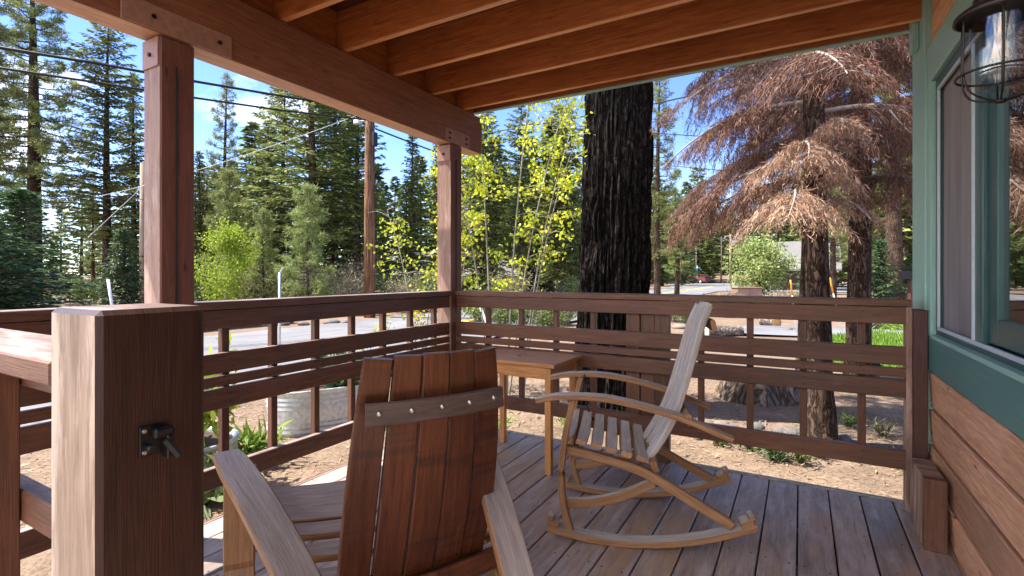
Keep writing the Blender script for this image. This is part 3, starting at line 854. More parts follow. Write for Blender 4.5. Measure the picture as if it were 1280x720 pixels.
# cable looped round its far arm
b = MB(); y = -.262
lp = [(.235 + .028 * math.cos(a) * .3, y + .052 * math.cos(a), .650 + .03 * math.sin(a)) for a in np.linspace(-.3, 5.6, 18)] + [(.25, y + .03, .55), (.235, y + .015, .45), (.20, y + .03, .40)]
b.tube(lp, .0045, 6)
cb_ = b.build('cable', M['wire'], None); cb_.location = rc.location; cb_.rotation_euler = rc.rotation_euler
tag(cb_, 'thin black cable looped around the far arm of the rocking chair', 'cable')

# ------------------------------------------------------------------ low-slung stave chair seen from behind
ch = thing('stave_chair', 'dark red-brown barrel stave lounge chair seen from behind, grey arms', 'chair', (-.887, 1.111, 0), math.atan2(.484, -.875))
BK = [(.215, .13), (.153, .28), (.084, .48), (.034, .68), (.004, .86), (-.008, .985)]
BW = np.array([.43, .460, .468, .452, .42, .388])
for i in range(5):
    f = (i - 2) / 2.0
    bow = .018 * (1 - f * f)
    top_drop = -.004 * f * f
    pts = smooth([(px - bow * (1, 1, 1, .95, .85, .7)[j], f * .4 * BW[j], pz + (top_drop if j == 5 else 0)) for j, (px, pz) in enumerate(BK)], 20)
    side = (.07 * f, 1, 0)
    wf = (.2, .199, .198, .198, .2, .203)
    b = MB(); b.stave(pts, [BW[j] * wf[j] - .004 for j in range(6)], .022, side=side); b.build('back_slat', [M['stave_red']], ch)
b = MB(); b.stave([(-.040 - .020 * (1 - (y / .19) ** 2), y, .845) for y in np.linspace(-.197, .197, 12)], .058, .020, side=(.1, 0, 1))
cbx = b.build('cross_bar', M['bar_grey'], ch)
for f in (-.165, -.083, 0, .083, .165):
    xx = -.050 - .020 * (1 - (f / .19) ** 2)
    b = MB(); b.lathe([(0, .004), (.005, .003), (.008, 0), (.008, -.002)], n=12)
    o = b.build('bolt', M['steel'], cbx); o.data.transform(Matrix.Translation((xx, f, .848)) @ Matrix.Rotation(-math.pi / 2, 4, 'Y'))
b = MB(); b.stave([(.115 - .020 * (1 - (y / .25) ** 2), y, .285) for y in np.linspace(-.27, .27, 10)], .06, .03, side=(.3, 0, 1)); b.build('lower_bar', M['stave_red'], ch)
for s in (-1, 1):
    oy = .05 if s > 0 else .085
    pts = smooth([(.565, .43 * s + oy, .615), (.45, .415 * s + oy, .615), (.25, .37 * s + oy, .572), (.02, .31 * s + oy, .485), (-.20, .25 * s + oy, .37), (-.34, .21 * s + oy, .29)], 24)
    b = MB(); b.stave(pts, [.075, .092, .095, .09, .08], .028, top=1); b.build('armrest', [M['stave_honey'], M['stave_arm']], ch)
    b = MB(); b.stave(smooth([(.50, .40 * s + .04, .0), (.535, .405 * s + .04, .25), (.50, .405 * s + .04, .59)], 12), .09, .03, side=(.2, 1, 0)); b.build('front_leg', M['stave_honey'], ch)
    b = MB(); b.stave(smooth([(.54, .34 * s, .40), (.35, .31 * s, .335), (.1, .27 * s, .215), (-.22, .23 * s, .03)], 14), .034, .06); b.build('side_rail', M['stave_honey'], ch)
for i in range(8):
    t_ = i / 7; p = smooth([(.545, 0, .445), (.40, 0, .400), (.15, 0, .268)], 50)[int(t_ * 49)]
    hw = .36 - .07 * t_
    pts = [(p[0], y, p[2] + .02 - .035 * (1 - (y / hw) ** 2)) for y in np.linspace(-hw, hw, 12)]
    b = MB(); b.stave(pts, [.054, .060, .054], .026, side=(1, 0, .40), top=1); b.build('seat_slat', [M['stave_honey'], M['stave_arm']], ch)

# ------------------------------------------------------------------ side table
tb = thing('side_table', 'small rectangular honey wood side table in the deck corner', 'table', (-1.58, 2.93, 0))
b = MB(); b.box((0, 0, .654), (.64, .44, .022), ch=.003, top=1); b.build('table_top', [M['table'], M['table_top']], tb)
for sx in (-1, 1):
    for sy in (-1, 1):
        b = MB(); b.box((sx * .27, sy * .185, .32), (.04, .04, .64), ch=.003); b.build('leg', M['table'], tb)
for sx, sy, l, ax in ((0, 1, .50, 0), (0, -1, .50, 0), (1, 0, .33, 1), (-1, 0, .33, 1)):
    b = MB(); b.box((sx * .275, sy * .19, .605), (l, .02, .072) if ax == 0 else (.02, l, .072), ch=.002); b.build('apron', M['table'], tb)
lf = Leaves()
lf.diamonds(V(-1.62, 2.95, .668) + rng.uniform(-.03, .03, (5, 3)) * V(1, 1, .05), rng.uniform(-1, 1, (5, 3)) * V(1, 1, .1), V(0, 0, 1) * 0 + rng.uniform(-1, 1, (5, 3)) * V(1, 1, .2), .035, .014, fold=.2)
tag(link('dry_leaf', lf.mesh('dry_leaf', [M['litter']])), 'crumpled dry leaf scraps lying on the side table', 'leaf')

# ------------------------------------------------------------------ trees: generators
def add_mesh(b, name, mats):
    o = b.build(name, mats, None); me = o.data; D.objects.remove(o); return me

def trunk_pts(H, wob, n=14):
    ph = random.uniform(0, 6)
    return [(wob * math.sin(ph + 2.1 * t) * t, wob * math.cos(ph * 1.3 + 2.7 * t) * t, H * t) for t in np.linspace(0, 1, n)]

def fir_meshes(name, H, R, b0, nbr, leaf, barkm, needm, r0=.2, droop=.25, rise=.05, gap=0.0, wob=.1, pw=.85, Ls=.36, Ws=.13, dens=1.0, limbs=True):
    """spire conifer: whorled drooping boughs of flat sprays. returns trunk mesh, crown mesh"""
    b = MB(); tp = trunk_pts(H, wob); b.tube(tp, [r0 * 1.25, r0, r0 * .75, r0 * .5, .02], 9)
    tp = np.array(tp)
    lv = Leaves()
    for i in range(nbr):
        t = b0 + (1 - b0) * ((i + random.random()) / nbr) ** .95
        if random.random() < gap: continue
        z = t * H; c = np.array([np.interp(z, tp[:, 2], tp[:, 0]), np.interp(z, tp[:, 2], tp[:, 1]), z])
        rel = (t - b0) / (1 - b0)
        L = R * (1 - rel) ** pw * random.uniform(.62, 1.08) * (min(1, .55 + rel * 3)) + .12
        az = i * 2.399 + random.uniform(-.5, .5)
        d = np.array([math.cos(az), math.sin(az), 0]); s = np.array([-d[1], d[0], 0])
        n = max(3, int(L / .17 * dens)); u = np.linspace(.12, 1, n)
        rs = rise + rel * .45
        P = c + d * (u * L)[:, None]; P[:, 2] += rs * u * L - droop * L * u * u * (1 - .6 * rel)
        if limbs: b.tube([c, c + (P[n // 2] - c), P[-1]], [max(.012, .035 * L / 2), .006], 4, cap=False)
        wd = (.5 * L * np.sin(np.pi * np.clip(u * .8 + .18, 0, 1)) * .55)
        for sg in (-1, 1):
            for kk in range(2):
                m = P + s * (sg * wd * (kk * .45))[:, None] + rng.normal(0, .04, P.shape)
                dd = d * .8 + s * sg * rng.uniform(.5, 1.1, (n, 1)) + np.array([0, 0, 1]) * rng.uniform(-.55, .12, (n, 1))
                sd = np.cross(dd, np.array([0, 0, 1.0])) + rng.normal(0, .35, (n, 3))
                lv.diamonds(m, dd, sd, rng.uniform(.7, 1.25, n) * Ls * (.6 + .4 * min(1, L)), rng.uniform(.7, 1.3, n) * Ws)
        # tip + hanging
        lv.diamonds(P, d + rng.normal(0, .3, P.shape) - np.array([0, 0, .35]), rng.normal(0, 1, P.shape), Ls * rng.uniform(.6, 1.1, n), Ws)
        lv.diamonds(P[-1:], d, s, Ls, Ws)
    lv.diamonds(np.repeat(tp[-1:], 6, 0) - np.array([0, 0, .25]), np.array([0, 0, 1.0]) + rng.normal(0, .35, (6, 3)), rng.normal(0, 1, (6, 3)), .5, .1)
    return add_mesh(b, 'trunk', [barkm]), lv.mesh('crown', [needm])

def pine_meshes(name, H, R, b0, nbr, barkm, needm, r0=.3, L0=.26, tuft=13, wob=.2, sub=7, up=.25, stubs=10, pw=.6, Wn=.035):
    """long-needled pine: irregular limbs ending in round needle tufts"""
    b = MB(); tp = trunk_pts(H, wob); b.tube(tp, [r0 * 1.2, r0, r0 * .8, r0 * .5, .03], 10); tp = np.array(tp)
    lv = Leaves(); cen = []
    def cz(z): return np.array([np.interp(z, tp[:, 2], tp[:, 0]), np.interp(z, tp[:, 2], tp[:, 1]), z])
    for i in range(stubs):
        z = H * b0 * random.uniform(.25, 1.0); c = cz(z); az = random.uniform(0, 6.28); l = random.uniform(.5, R * .8)
        d = np.array([math.cos(az), math.sin(az), random.uniform(-.3, .1)])
        b.tube(smooth([c, c + d * l * .5, c + d * l + np.array([0, 0, -.12 * l])], 5), [.03, .006], 4, cap=False)
    for i in range(nbr):
        rel = ((i + random.random()) / nbr); t = b0 + (1 - b0) * rel; z = t * H; c = cz(z)
        L = R * ((1 - rel) ** pw * .9 + .12) * random.uniform(.5, 1.1) * min(1, .6 + rel * 2)
        az = i * 2.399 + random.uniform(-.6, .6); d = np.array([math.cos(az), math.sin(az), 0]); s = np.array([-d[1], d[0], 0])
        e = c + d * L + np.array([0, 0, L * (up * (rel * 1.6 - .35) + random.uniform(-.1, .15))])
        mid = (c + e) / 2 + np.array([0, 0, -.08 * L]); P = smooth([c, mid, e], 8)
        b.tube(P, [max(.015, .028 * L), .008], 5, cap=False)
        ns = max(3, int(sub * L / R + 2))
        for j in range(ns):
            u = random.uniform(.35, 1.0) if j else 1.0
            p = P[min(7, int(u * 7.99))]; sl = random.uniform(.1, .42) * L * (1.25 - u)
            q = p + (d * random.uniform(0, .8) + s * random.choice((-1, 1)) * random.uniform(.3, 1) + np.array([0, 0, random.uniform(-.1, .5)])) * sl
            if sl > .15: b.tube([p, q], [.010, .005], 3, cap=False)
            cen.append(q); 
            if random.random() < .55: cen.append(q + rng.normal(0, .14, 3))
    cen.append(tp[-1])
    cen = np.array(cen); n = len(cen) * tuft
    C = np.repeat(cen, tuft, 0) + rng.normal(0, .05, (n, 3))
    d = rng.normal(0, 1, (n, 3)); d[:, 2] = d[:, 2] * .8 + .25
    lv.diamonds(C, d, rng.normal(0, 1, (n, 3)), rng.uniform(.7, 1.3, n) * L0, rng.uniform(.7, 1.3, n) * Wn)
    return add_mesh(b, 'trunk', [barkm]), lv.mesh('crown', [needm])

def broad_meshes(H, R, b0, nleaf, Ls, barkm, leafm, r0=.07, nl=26):
    b = MB(); tp = trunk_pts(H * .85, .15); b.tube(tp, [r0, r0 * .6, .01], 7); tp = np.array(tp); lv = Leaves(); cen = []
    for i in range(nl):
        t = b0 + (1 - b0) * random.random(); z = t * H * .85
        c = np.array([np.interp(z, tp[:, 2], tp[:, 0]), np.interp(z, tp[:, 2], tp[:, 1]), z]); az = i * 2.4; 
        rel = (t - b0) / (1 - b0); L = R * math.sin(math.pi * min(.95, .22 + rel * .72)) * random.uniform(.5, 1.1)
        e = c + np.array([math.cos(az) * L, math.sin(az) * L, L * random.uniform(.3, .8)])
        P = smooth([c, (c + e) / 2 + np.array([0, 0, -.05 * L]), e], 8); b.tube(P, [.018, .004], 4, cap=False)
        for u in np.linspace(.3, 1, 7): cen.append(P[min(7, int(u * 7.99))] + rng.normal(0, .12 * R, 3))
    cen = np.array(cen); k_ = max(1, nleaf // len(cen)); n = len(cen) * k_
    C = np.repeat(cen, k_, 0) + rng.normal(0, .13 * R, (n, 3)); d = rng.normal(0, 1, (n, 3)); d[:, 2] -= .3
    lv.diamonds(C, d, rng.normal(0, 1, (n, 3)), rng.uniform(.7, 1.3, n) * Ls, rng.uniform(.7, 1.2, n) * Ls * .75, fold=.15)
    return add_mesh(b, 'trunk', [barkm]), lv.mesh('crown', [leafm])

def bush_mesh(R, Hh, n, Ls, Ws, leafm, twigm, nst=14):
    b = MB(); lv = Leaves(); cen = []
    for i in range(nst):
        az = random.uniform(0, 6.28); l = random.uniform(.45, 1); e = np.array([math.cos(az) * R * l * .8, math.sin(az) * R * l * .8, Hh * random.uniform(.45, 1.0)])
        P = smooth([np.array([e[0] * .12, e[1] * .12, 0]), e * .55 + np.array([0, 0, .1 * Hh]), e], 7); b.tube(P, [.010, .003], 4, cap=False)
        for p in P[2:]: cen.append(p)
    cen = np.array(cen); k_ = max(1, n // len(cen)); N_ = len(cen) * k_
    C = np.repeat(cen, k_, 0) + rng.normal(0, 1, (N_, 3)) * np.array([R * .2, R * .2, Hh * .13]); C[:, 2] = np.maximum(C[:, 2], .02)
    lv.diamonds(C, rng.normal(0, 1, (N_, 3)) + np.array([0, 0, .4]), rng.normal(0, 1, (N_, 3)), rng.uniform(.6, 1.3, N_) * Ls, rng.uniform(.6, 1.3, N_) * Ws, fold=.1)
    return add_mesh(b, 'stems', [twigm]), lv.mesh('leaves', [leafm])

def tree(name, meshes, label, loc, sc=1.0, rz=None, group=None, cat='tree', parts=('trunk', 'crown')):
    t = thing(name, label, cat, (loc[0], loc[1], gz(loc[0], loc[1]) - .03), random.uniform(0, 6.28) if rz is None else rz, group, sc)
    for p, me in zip(parts, meshes): link(p, me, t)
    return t

# prototypes
FIR_TALL = fir_meshes('a', 16, 2.7, .12, 250, None, M['bark_grey'], M['fir'], .22, .30, .06, .06, Ls=.36, Ws=.12, dens=1.25)
FIR_OPEN = fir_meshes('b', 17, 2.9, .18, 200, None, M['bark_grey'], M['fir'], .22, .12, .10, .18, Ls=.36, Ws=.12, pw=.6, dens=1.25)
FIR_RAGGED = fir_meshes('b', 17, 3.0, .22, 240, None, M['bark_brown'], M['pine'], .22, .16, .14, .25, .3, Ls=.34, Ws=.11, pw=.45, dens=1.3)
FIR_FULL = fir_meshes('a', 15, 3.1, .06, 250, None, M['bark_grey'], M['fir'], .22, .34, .10, .04, .1, Ls=.36, Ws=.12, dens=1.25, pw=.7)
FIR_NARROW = fir_meshes('c', 14, 1.9, .05, 220, None, M['bark_grey'], M['fir'], .16, .22, .08, .02, Ls=.34, Ws=.11, pw=.9, dens=1.25)
FIR_YOUNG = fir_meshes('d', 5, 1.55, .02, 210, None, M['bark_grey'], M['fir_blue'], .08, .12, .10, 0, Ls=.24, Ws=.08, pw=.95, dens=1.3)
FIR_FAR = fir_meshes('e', 18, 3.0, .02, 110, None, M['bark_grey'], M['fir'], .22, .25, .05, .05, Ls=.95, Ws=.36, dens=.5, limbs=False)
FIR_FAR2 = fir_meshes('e', 18, 3.3, .05, 95, None, M['bark_grey'], M['pine'], .25, .12, .1, .10, Ls=.95, Ws=.36, dens=.5, limbs=False, pw=.6)
PINE_BIG = pine_meshes('f', 24, 3.7, .28, 125, M['bark_brown'], M['pine'], .40, .34, 20, sub=13, stubs=16, Wn=.045)
PINE_MID = pine_meshes('g', 18, 2.5, .22, 85, M['bark_brown'], M['pine'], .24, .32, 14, sub=9, Wn=.045)
PINE_YOUNG = pine_meshes('h', 7, 1.9, .10, 60, M['bark_grey'], M['pine_young'], .10, .26, 22, sub=11, up=.5, stubs=0, pw=.75, Wn=.03)
PINE_ROUND = broad_meshes(4.6, 2.3, .15, 9000, .20, M['bark_grey'], M['pine_young'], .09, 40)
BROAD = broad_meshes(5.5, 1.7, .08, 7000, .12, M['bark_pale'], M['broad'])

G = 'conifers across the road'
def T(name, me, label, u, d, v_top=None, Hm=None, sc=None, **k):
    x, y = at(u, d)
    if sc is None:
        h = zat(v_top, d) - gz(x, y); sc = h / Hm
    wd = k.pop('wide', 1.0)
    return tree(name, me, label, (x, y), (sc * wd, sc * wd, sc), **k)

T('pine_tree', PINE_BIG, 'tall open pine with a thick bare lower trunk and dark needles', 42, 29, -60, 24, rz=1.0)
T('pine_tree', PINE_BIG, 'dense dark pine cut off by the edge of the view', -42, 22, -160, 24, rz=2.2)
T('fir_tree', FIR_RAGGED, 'tall fir with a ragged crown, beside the cracked porch post', 134, 29, 28, 17, rz=.4)
T('fir_tree', FIR_NARROW, 'slim dark fir partly behind the cracked porch post', 168, 33, 92, 14)
T('pine_tree', PINE_MID, 'thin leaning pine with sparse needles above the small tan house', 116, 36, 215, 18, wide=.8)
T('young_fir', FIR_YOUNG, 'bushy young green fir at the foot of the cracked porch post', 155, 17, 285, 5)
T('young_fir', FIR_YOUNG, 'broad dark low fir above the entry railing', 18, 14, 238, 5, wide=1.5)
T('young_fir', FIR_YOUNG, 'low spreading dark fir at the edge of the view', -30, 12, 225, 5, wide=1.5)
T('pine_tree', PINE_MID, 'slender spire pine standing against blue sky', 281, 32, 92, 18, wide=.75, rz=2.0)
T('young_pine', PINE_YOUNG, 'soft light green pine behind the yellow-green leafy tree', 286, 25, 214, 7, wide=.8)
T('fir_tree', FIR_NARROW, 'dark fir just past the cracked porch post', 250, 30, 190, 14)
T('leafy_tree', BROAD, 'bright yellow-green leafy tree among the dark conifers', 284, 19, 268, 5.5, rz=.3)
T('fir_tree', FIR_RAGGED, 'massive fir with bare dark trunk reaching behind the beam', 391, 25, 10, 17, wide=1.25)
T('fir_tree', FIR_FULL, 'full fir deep in the wood beside the massive fir', 418, 36, 70, 15)
T('fir_tree', FIR_FULL, 'full lighter fir between the spire pine and the massive fir', 335, 30, 150, 15)
T('fir_tree', FIR_OPEN, 'tall ragged fir just behind the power pole', 447, 27, 80, 17)
T('fir_tree', FIR_RAGGED, 'fir with broken top standing between spire pine and big fir', 352, 33, 95, 17)
T('young_pine', PINE_YOUNG, 'pale feathery young pine in front of the massive fir', 385, 20, 232, 7, wide=.9)
T('young_pine', PINE_YOUNG, 'small pale pine beside the road behind the railing', 330, 22, 262, 7, wide=.8)
T('fir_tree', FIR_NARROW, 'neat conical dark green fir behind the aspen saplings', 514, 27, 166, 14, wide=1.15, rz=1)
T('fir_tree', FIR_NARROW, 'dim fir filling the gap beside the corner porch post', 548, 34, 176, 14)
T('fir_tree', FIR_NARROW, 'short dark fir low behind the power pole', 478, 32, 240, 14)
T('fir_tree', FIR_FULL, 'dark fir behind the thick aspen leaves', 608, 26, 130, 15, wide=.9)
T('fir_tree', FIR_OPEN, 'tall fir with bare trunk between aspen leaves and charred trunk', 652, 27, 112, 17, wide=.9)
T('fir_tree', FIR_TALL, 'shaded fir directly beside the charred trunk', 700, 30, 150, 16)
T('pine_tree', PINE_MID, 'pine whose crown peeks out past the charred trunk', 822, 22, 82, 18, wide=.9, rz=1.7)
T('pine_tree', PINE_MID, 'lower pine filling the space past the charred trunk', 846, 36, 235, 18, wide=1.6)
T('young_pine', PINE_ROUND, 'round pale green young pine on the far side of the junction', 948, 33, 300, 4.6, wide=1.0, rz=2)
T('young_fir', FIR_YOUNG, 'blue-green young fir behind the dead trees', 1100, 19, 300, 5, wide=1.15)
T('young_fir', FIR_YOUNG, 'small blue-green fir close to the green house corner', 1136, 24, 318, 5)
T('pine_tree', PINE_BIG, 'tall green pine behind the dead trees', 1118, 24, -120, 24, rz=2.9)
T('pine_tree', PINE_MID, 'mid-height green pine between the two dead trunks', 1042, 30, 130, 18, rz=.6)
T('pine_tree', PINE_MID, 'bushy green pine beside the cabin', 1070, 44, 190, 18, wide=1.4)
T('fir_tree', FIR_TALL, 'dark fir shading the brown cabin', 1030, 52, 190, 16, wide=1.2)

# belt of trees farther off: individual copies
def belt(n, u0, u1, d0, d1, h0, h1, lab, grp, protos):
    for i in range(n):
        u = u0 + (u1 - u0) * (i + random.random()) / n; d = random.uniform(d0, d1); x, y = at(u, d)
        if d > 40 and -14.5 < x < 0 and y < 92: d *= 1.0
        if -14.5 < x < -5 and y < 95: continue
        me, Hm, nm = random.choice(protos); s = random.uniform(h0, h1) / Hm
        tree(nm, me, lab, (x, y), (s * random.uniform(.9, 1.25), s * random.uniform(.9, 1.25), s), group=grp)
FARP = [(FIR_FAR, 18, 'fir_tree'), (FIR_FAR, 18, 'fir_tree'), (FIR_FAR2, 18, 'pine_tree')]
belt(26, 235, 560, 38, 60, 9, 14, 'distant conifer in the wood across the road', 'distant conifers across the road', FARP)
belt(20, 570, 760, 36, 62, 10, 15, 'distant conifer behind the aspen leaves', 'distant conifers behind the aspen', FARP)
belt(64, 770, 1180, 95, 175, 15, 24, 'distant conifer on the wooded slope past the junction', 'conifers on the far slope', FARP)
belt(14, 1000, 1200, 55, 80, 13, 19, 'distant conifer behind the brown cabin', 'conifers behind the cabin', FARP)
belt(10, 770, 900, 60, 95, 9, 14, 'conifer along the far end of the road', 'conifers lining the far road', FARP)

belt(16, -60, 245, 48, 75, 8, 12, 'distant conifer behind the tall pine and cracked porch post', 'distant conifers behind the tall pine', FARP)
# shrubs
SH = [bush_mesh(.8, .9, 2600, .085, .04, M['shrub'], M['twig_grey']), bush_mesh(.9, 1.1, 2000, .08, .03, M['shrub_dry'], M['twig_grey'], 22), bush_mesh(.6, .6, 2000, .07, .035, M['fir_blue'], M['twig_grey'])]
def S(i, label, u, d, sc, group=None):
    x, y = at(u, d)
    return tree('shrub', SH[i], label, (x, y), sc, group=group, cat='shrub', parts=('stems', 'leaves'))
for (i, u, d, sc) in ((0, 270, 21, 1.6), (1, 305, 22, 1.5), (0, 340, 24, 1.8), (1, 372, 22, 1.7), (0, 402, 23, 1.8), (1, 425, 21, 1.7), (1, 440, 24, 2.0), (0, 488, 24, 1.5), (1, 505, 21, 1.4), (0, 528, 22, 1.5), (1, 548, 26, 1.8), (0, 85, 30, 1.5), (0, 115, 26, 1.4)):
    S(i, 'roadside shrub on the far verge beyond the side railing', u, d, sc, 'shrubs on the far verge')
for (i, u, d, sc) in ((0, 600, 17, 1.1), (0, 628, 15, 1.0), (2, 655, 16, 1.2), (0, 682, 14, .95), (0, 706, 16, .9), (1, 640, 23, 1.6), (0, 725, 26, 1.5)):
    S(i, 'green shrub seen low behind the aspen and side table', u, d, sc, 'shrubs behind the aspen')
for (i, u, d, sc) in ((0, 842, 17, .85), (0, 862, 16, .8), (0, 900, 19, .9), (1, 925, 20, .8), (0, 945, 18.5, .8), (0, 1028, 18, .9), (2, 1050, 20, .9), (2, 1075, 22, .8), (0, 1010, 21, .9), (1, 985, 22, .8)):
    S(i, 'green shrub bordering the yard near the logs', u, d, sc, 'shrubs bordering the yard')

# ------------------------------------------------------------------ big charred trunk close to the porch
bt = thing('charred_tree', 'huge trunk with deeply furrowed blackened bark just beyond the railing', 'tree', (*at(765, 6.15), GZ))
na, nz = 300, 300; Hh = 9.0
verts = []
for j in range(nz):
    z = Hh * j / (nz - 1); r = .45 * (1 - .035 * z) + .12 * math.exp(-z * 2.2)
    for i in range(na):
        a = 2 * math.pi * i / na; cx_, cy_ = math.cos(a), math.sin(a)
        q = Vector((cx_ * 3.4, cy_ * 3.4, z * 1.1)); wv = mn.noise(q * 1.2) * .35
        q2 = Vector((cx_ * 7.5 + wv, cy_ * 7.5 + wv, z * 1.5 + wv * 2))
        rg = 1 - abs(mn.noise(q2)) * 3.0; rg = max(rg, -.5)
        q3 = Vector((cx_ * 17 + wv, cy_ * 17 - wv, z * 2.2))
        rg += .45 * (1 - abs(mn.noise(q3)) * 3.0)
        f2 = mn.noise(Vector((cx_ * 16, cy_ * 16, z * 5))) * .35 + mn.noise(Vector((cx_ * 36, cy_ * 36, z * 14))) * .2
        rr = r + .034 * (-rg) + .014 * f2 + .02 * mn.noise(Vector((cx_, cy_, z * .4)))
        verts.append((rr * cx_ + .02 * z, rr * cy_, z - .1))
fcs = [(j * na + i, j * na + (i + 1) % na, (j + 1) * na + (i + 1) % na, (j + 1) * na + i) for j in range(nz - 1) for i in range(na)]
me = D.meshes.new('trunk'); me.from_pydata(verts, [], fcs); me.materials.append(M['bark_char']); me.update()
link('trunk', me, bt)
lv = Leaves(); b = MB(); cen = []
for i in range(30):
    z = random.uniform(5.6, 8.8); az = i * 2.4; L = random.uniform(1.4, 2.9); d = np.array([math.cos(az), math.sin(az), .12]); c = np.array([.02 * z, 0, z])
    e = c + d * L; b.tube([c, (c + e) / 2, e], [.05, .01], 5, cap=False)
    for u in np.linspace(.35, 1, 9): cen.append(c + d * L * u + rng.normal(0, .22, 3))
cen = np.array(cen); n = len(cen) * 26; C = np.repeat(cen, 26, 0) + rng.normal(0, .15, (n, 3))
lv.diamonds(C, rng.normal(0, 1, (n, 3)), rng.normal(0, 1, (n, 3)), .24, .04)
b.build('limbs', M['bark_brown'], bt); link('crown', lv.mesh('crown', [M['pine']]), bt)

# ------------------------------------------------------------------ dead firs with drooping brown needles
def dead_tree(loc, label, lean, H, r0, branches, rz=0):
    """branches: (z, azimuth deg, length, rise, droop)"""
    t = thing('dead_fir', label, 'tree', (loc[0], loc[1], gz(*loc) - .05), rz)
    b = MB(); P = smooth([(0, 0, 0), (lean * .25, .02, 1.0), (lean * .7, 0, 3.2), (lean, .05, H)], 26)
    nseg = 18
    base = len(b.v)
    b.tube(P, [r0 * 1.3, r0 * 1.02, r0 * .92, r0 * .8, r0 * .4], 18)
    # rough plates
    for i_, q in enumerate(b.v):
        b.v[i_] = q + unit(np.array([q[0] - lean * min(1, q[2] / H), q[1], 0])) * .012 * mn.noise(Vector((q[0] * 30, q[1] * 30, q[2] * 6)))
    b.build('trunk', M['bark_brown'], t)
    lb = MB(); lv = Leaves()
    def cz(z): return np.array([np.interp(z, P[:, 2], P[:, 0]), np.interp(z, P[:, 2], P[:, 1]), z])
    for (z, az, L, rise, droop, *tan) in branches:
        tan = 1 if tan else 0
        a = rad(az); d = np.array([math.cos(a), math.sin(a), 0]); s = np.array([-d[1], d[0], 0]); c = cz(z)
        n = int(L / .030); u = np.linspace(.10, 1, n)
        B = c + d * (u * L)[:, None] + s * (.06 * L * np.sin(u * 4 + az))[:, None]; B[:, 2] += rise * L * u - droop * L * u ** 2.2
        lb.tube(np.vstack([c[None], B[::4], B[-1:]]), [.026 * L ** .5, .014, .005], 5, cap=False)
        for i in range(n):
            for sg in (-1, 1):
                if u[i] < .22 and random.random() < .6: continue
                if mn.noise(Vector((u[i] * L * 3.2, az * .37 + sg * 5, z))) < (-.25 if tan else -.12): continue
                tl = (.44 * (1 - u[i] ** 2.5) + .17) * random.uniform(.45, 1.25) * min(1.15, L / 1.5)
                dirv = s * sg * random.uniform(.55, 1.0) + d * random.uniform(.3, .75) + np.array([0, 0, random.uniform(-.05, .10)])
                m = 7; w = np.linspace(0, 1, m)
                Q = B[i] + unit(dirv) * (w * tl)[:, None]; Q[:, 2] -= tl * .85 * w ** 1.8
                if (i + (sg > 0)) % 3 == 0: lb.tube(Q[::3], [.0045, .0022], 3, cap=False)
                k_ = max(12, int(tl / .0065)); ww = rng.uniform(.05, 1, k_)
                C = B[i] + unit(dirv) * (ww * tl)[:, None] + rng.normal(0, .012, (k_, 3)); C[:, 2] -= tl * .85 * ww ** 1.8
                dd = unit(dirv) * .45 + rng.normal(0, .5, (k_, 3)); dd[:, 2] -= .55 + 1.0 * ww
                lv.diamonds(C, dd, rng.normal(0, 1, (k_, 3)), rng.uniform(.04, .10, k_), rng.uniform(.004, .008, k_), mi=tan)
                k_ = max(8, int(tl / .012)); ww = rng.uniform(.05, 1, k_)
                C = B[i] + unit(dirv) * (ww * tl)[:, None] + rng.normal(0, .025, (k_, 3)); C[:, 2] -= tl * .85 * ww ** 1.8 + rng.uniform(0, .12, k_)
                lv.diamonds(C, rng.normal(0, .6, (k_, 3)) - np.array([0, 0, .5]), rng.normal(0, 1, (k_, 3)), rng.uniform(.02, .06, k_), rng.uniform(.004, .008, k_), mi=tan)
    lb.build('limbs', M['twig_grey'], t); link('needles', lv.mesh('needles', [M['dead'], M['dead_tan']]), t)
    return t
def rb(z0, z1, n, L0, L1, seed):
    r_ = random.Random(seed); out_ = []
    for i in range(n):
        z = z0 + (z1 - z0) * (i + r_.random()) / n
        out_.append((z, (i * 137.5 + r_.uniform(-25, 25)) % 360, r_.uniform(L0, L1), r_.uniform(.0, .16), r_.uniform(.32, .52)))
    return out_
x1, y1 = at(1028, 4.75)
ca = math.degrees(math.atan2(-y1, -x1))     # azimuth from the first dead trunk towards the porch
def plume(z0, u, v, d):
    x, y = at(u, d); L = math.hypot(x - x1, y - y1)
    return (z0, math.degrees(math.atan2(y - y1, x - x1)), L, .34, .34 + (z0 - zat(v, d)) / L, 1)
dead_tree((x1, y1), 'dead fir with rusty brown drooping needles, slim trunk near the stump', -.10, 7.5, .105,
          [plume(2.30, 983, 197, 3.85), plume(2.72, 1010, 124, 3.85), plume(2.30, 1103, 208, 4.2), plume(2.55, 1088, 172, 4.3), plume(2.9, 1075, 80, 3.9), plume(2.62, 955, 150, 4.5),
           (2.75, ca - 95, 1.35, .06, .50), (3.3, ca - 80, 1.3, .10, .48)] + rb(3.15, 6.4, 24, 1.0, 1.6, 3))
x2, y2 = at(1072, 7.0)
ca = math.degrees(math.atan2(-y2, -x2))
dead_tree((x2, y2), 'dead brown fir standing farther back, close to the house corner', .05, 8.5, .15,
          [(3.0, ca - 20, 1.5, .12, .45), (2.9, ca + 30, 1.5, .14, .45), (3.3, ca + 75, 1.7, .1, .45), (3.1, ca - 80, 2.2, .08, .48), (3.5, ca + 10, 1.6, .15, .42)] + rb(3.0, 7.2, 24, 1.2, 1.9, 5))
x3, y3 = at(1006, 7.3)
ca = math.degrees(math.atan2(-y3, -x3))
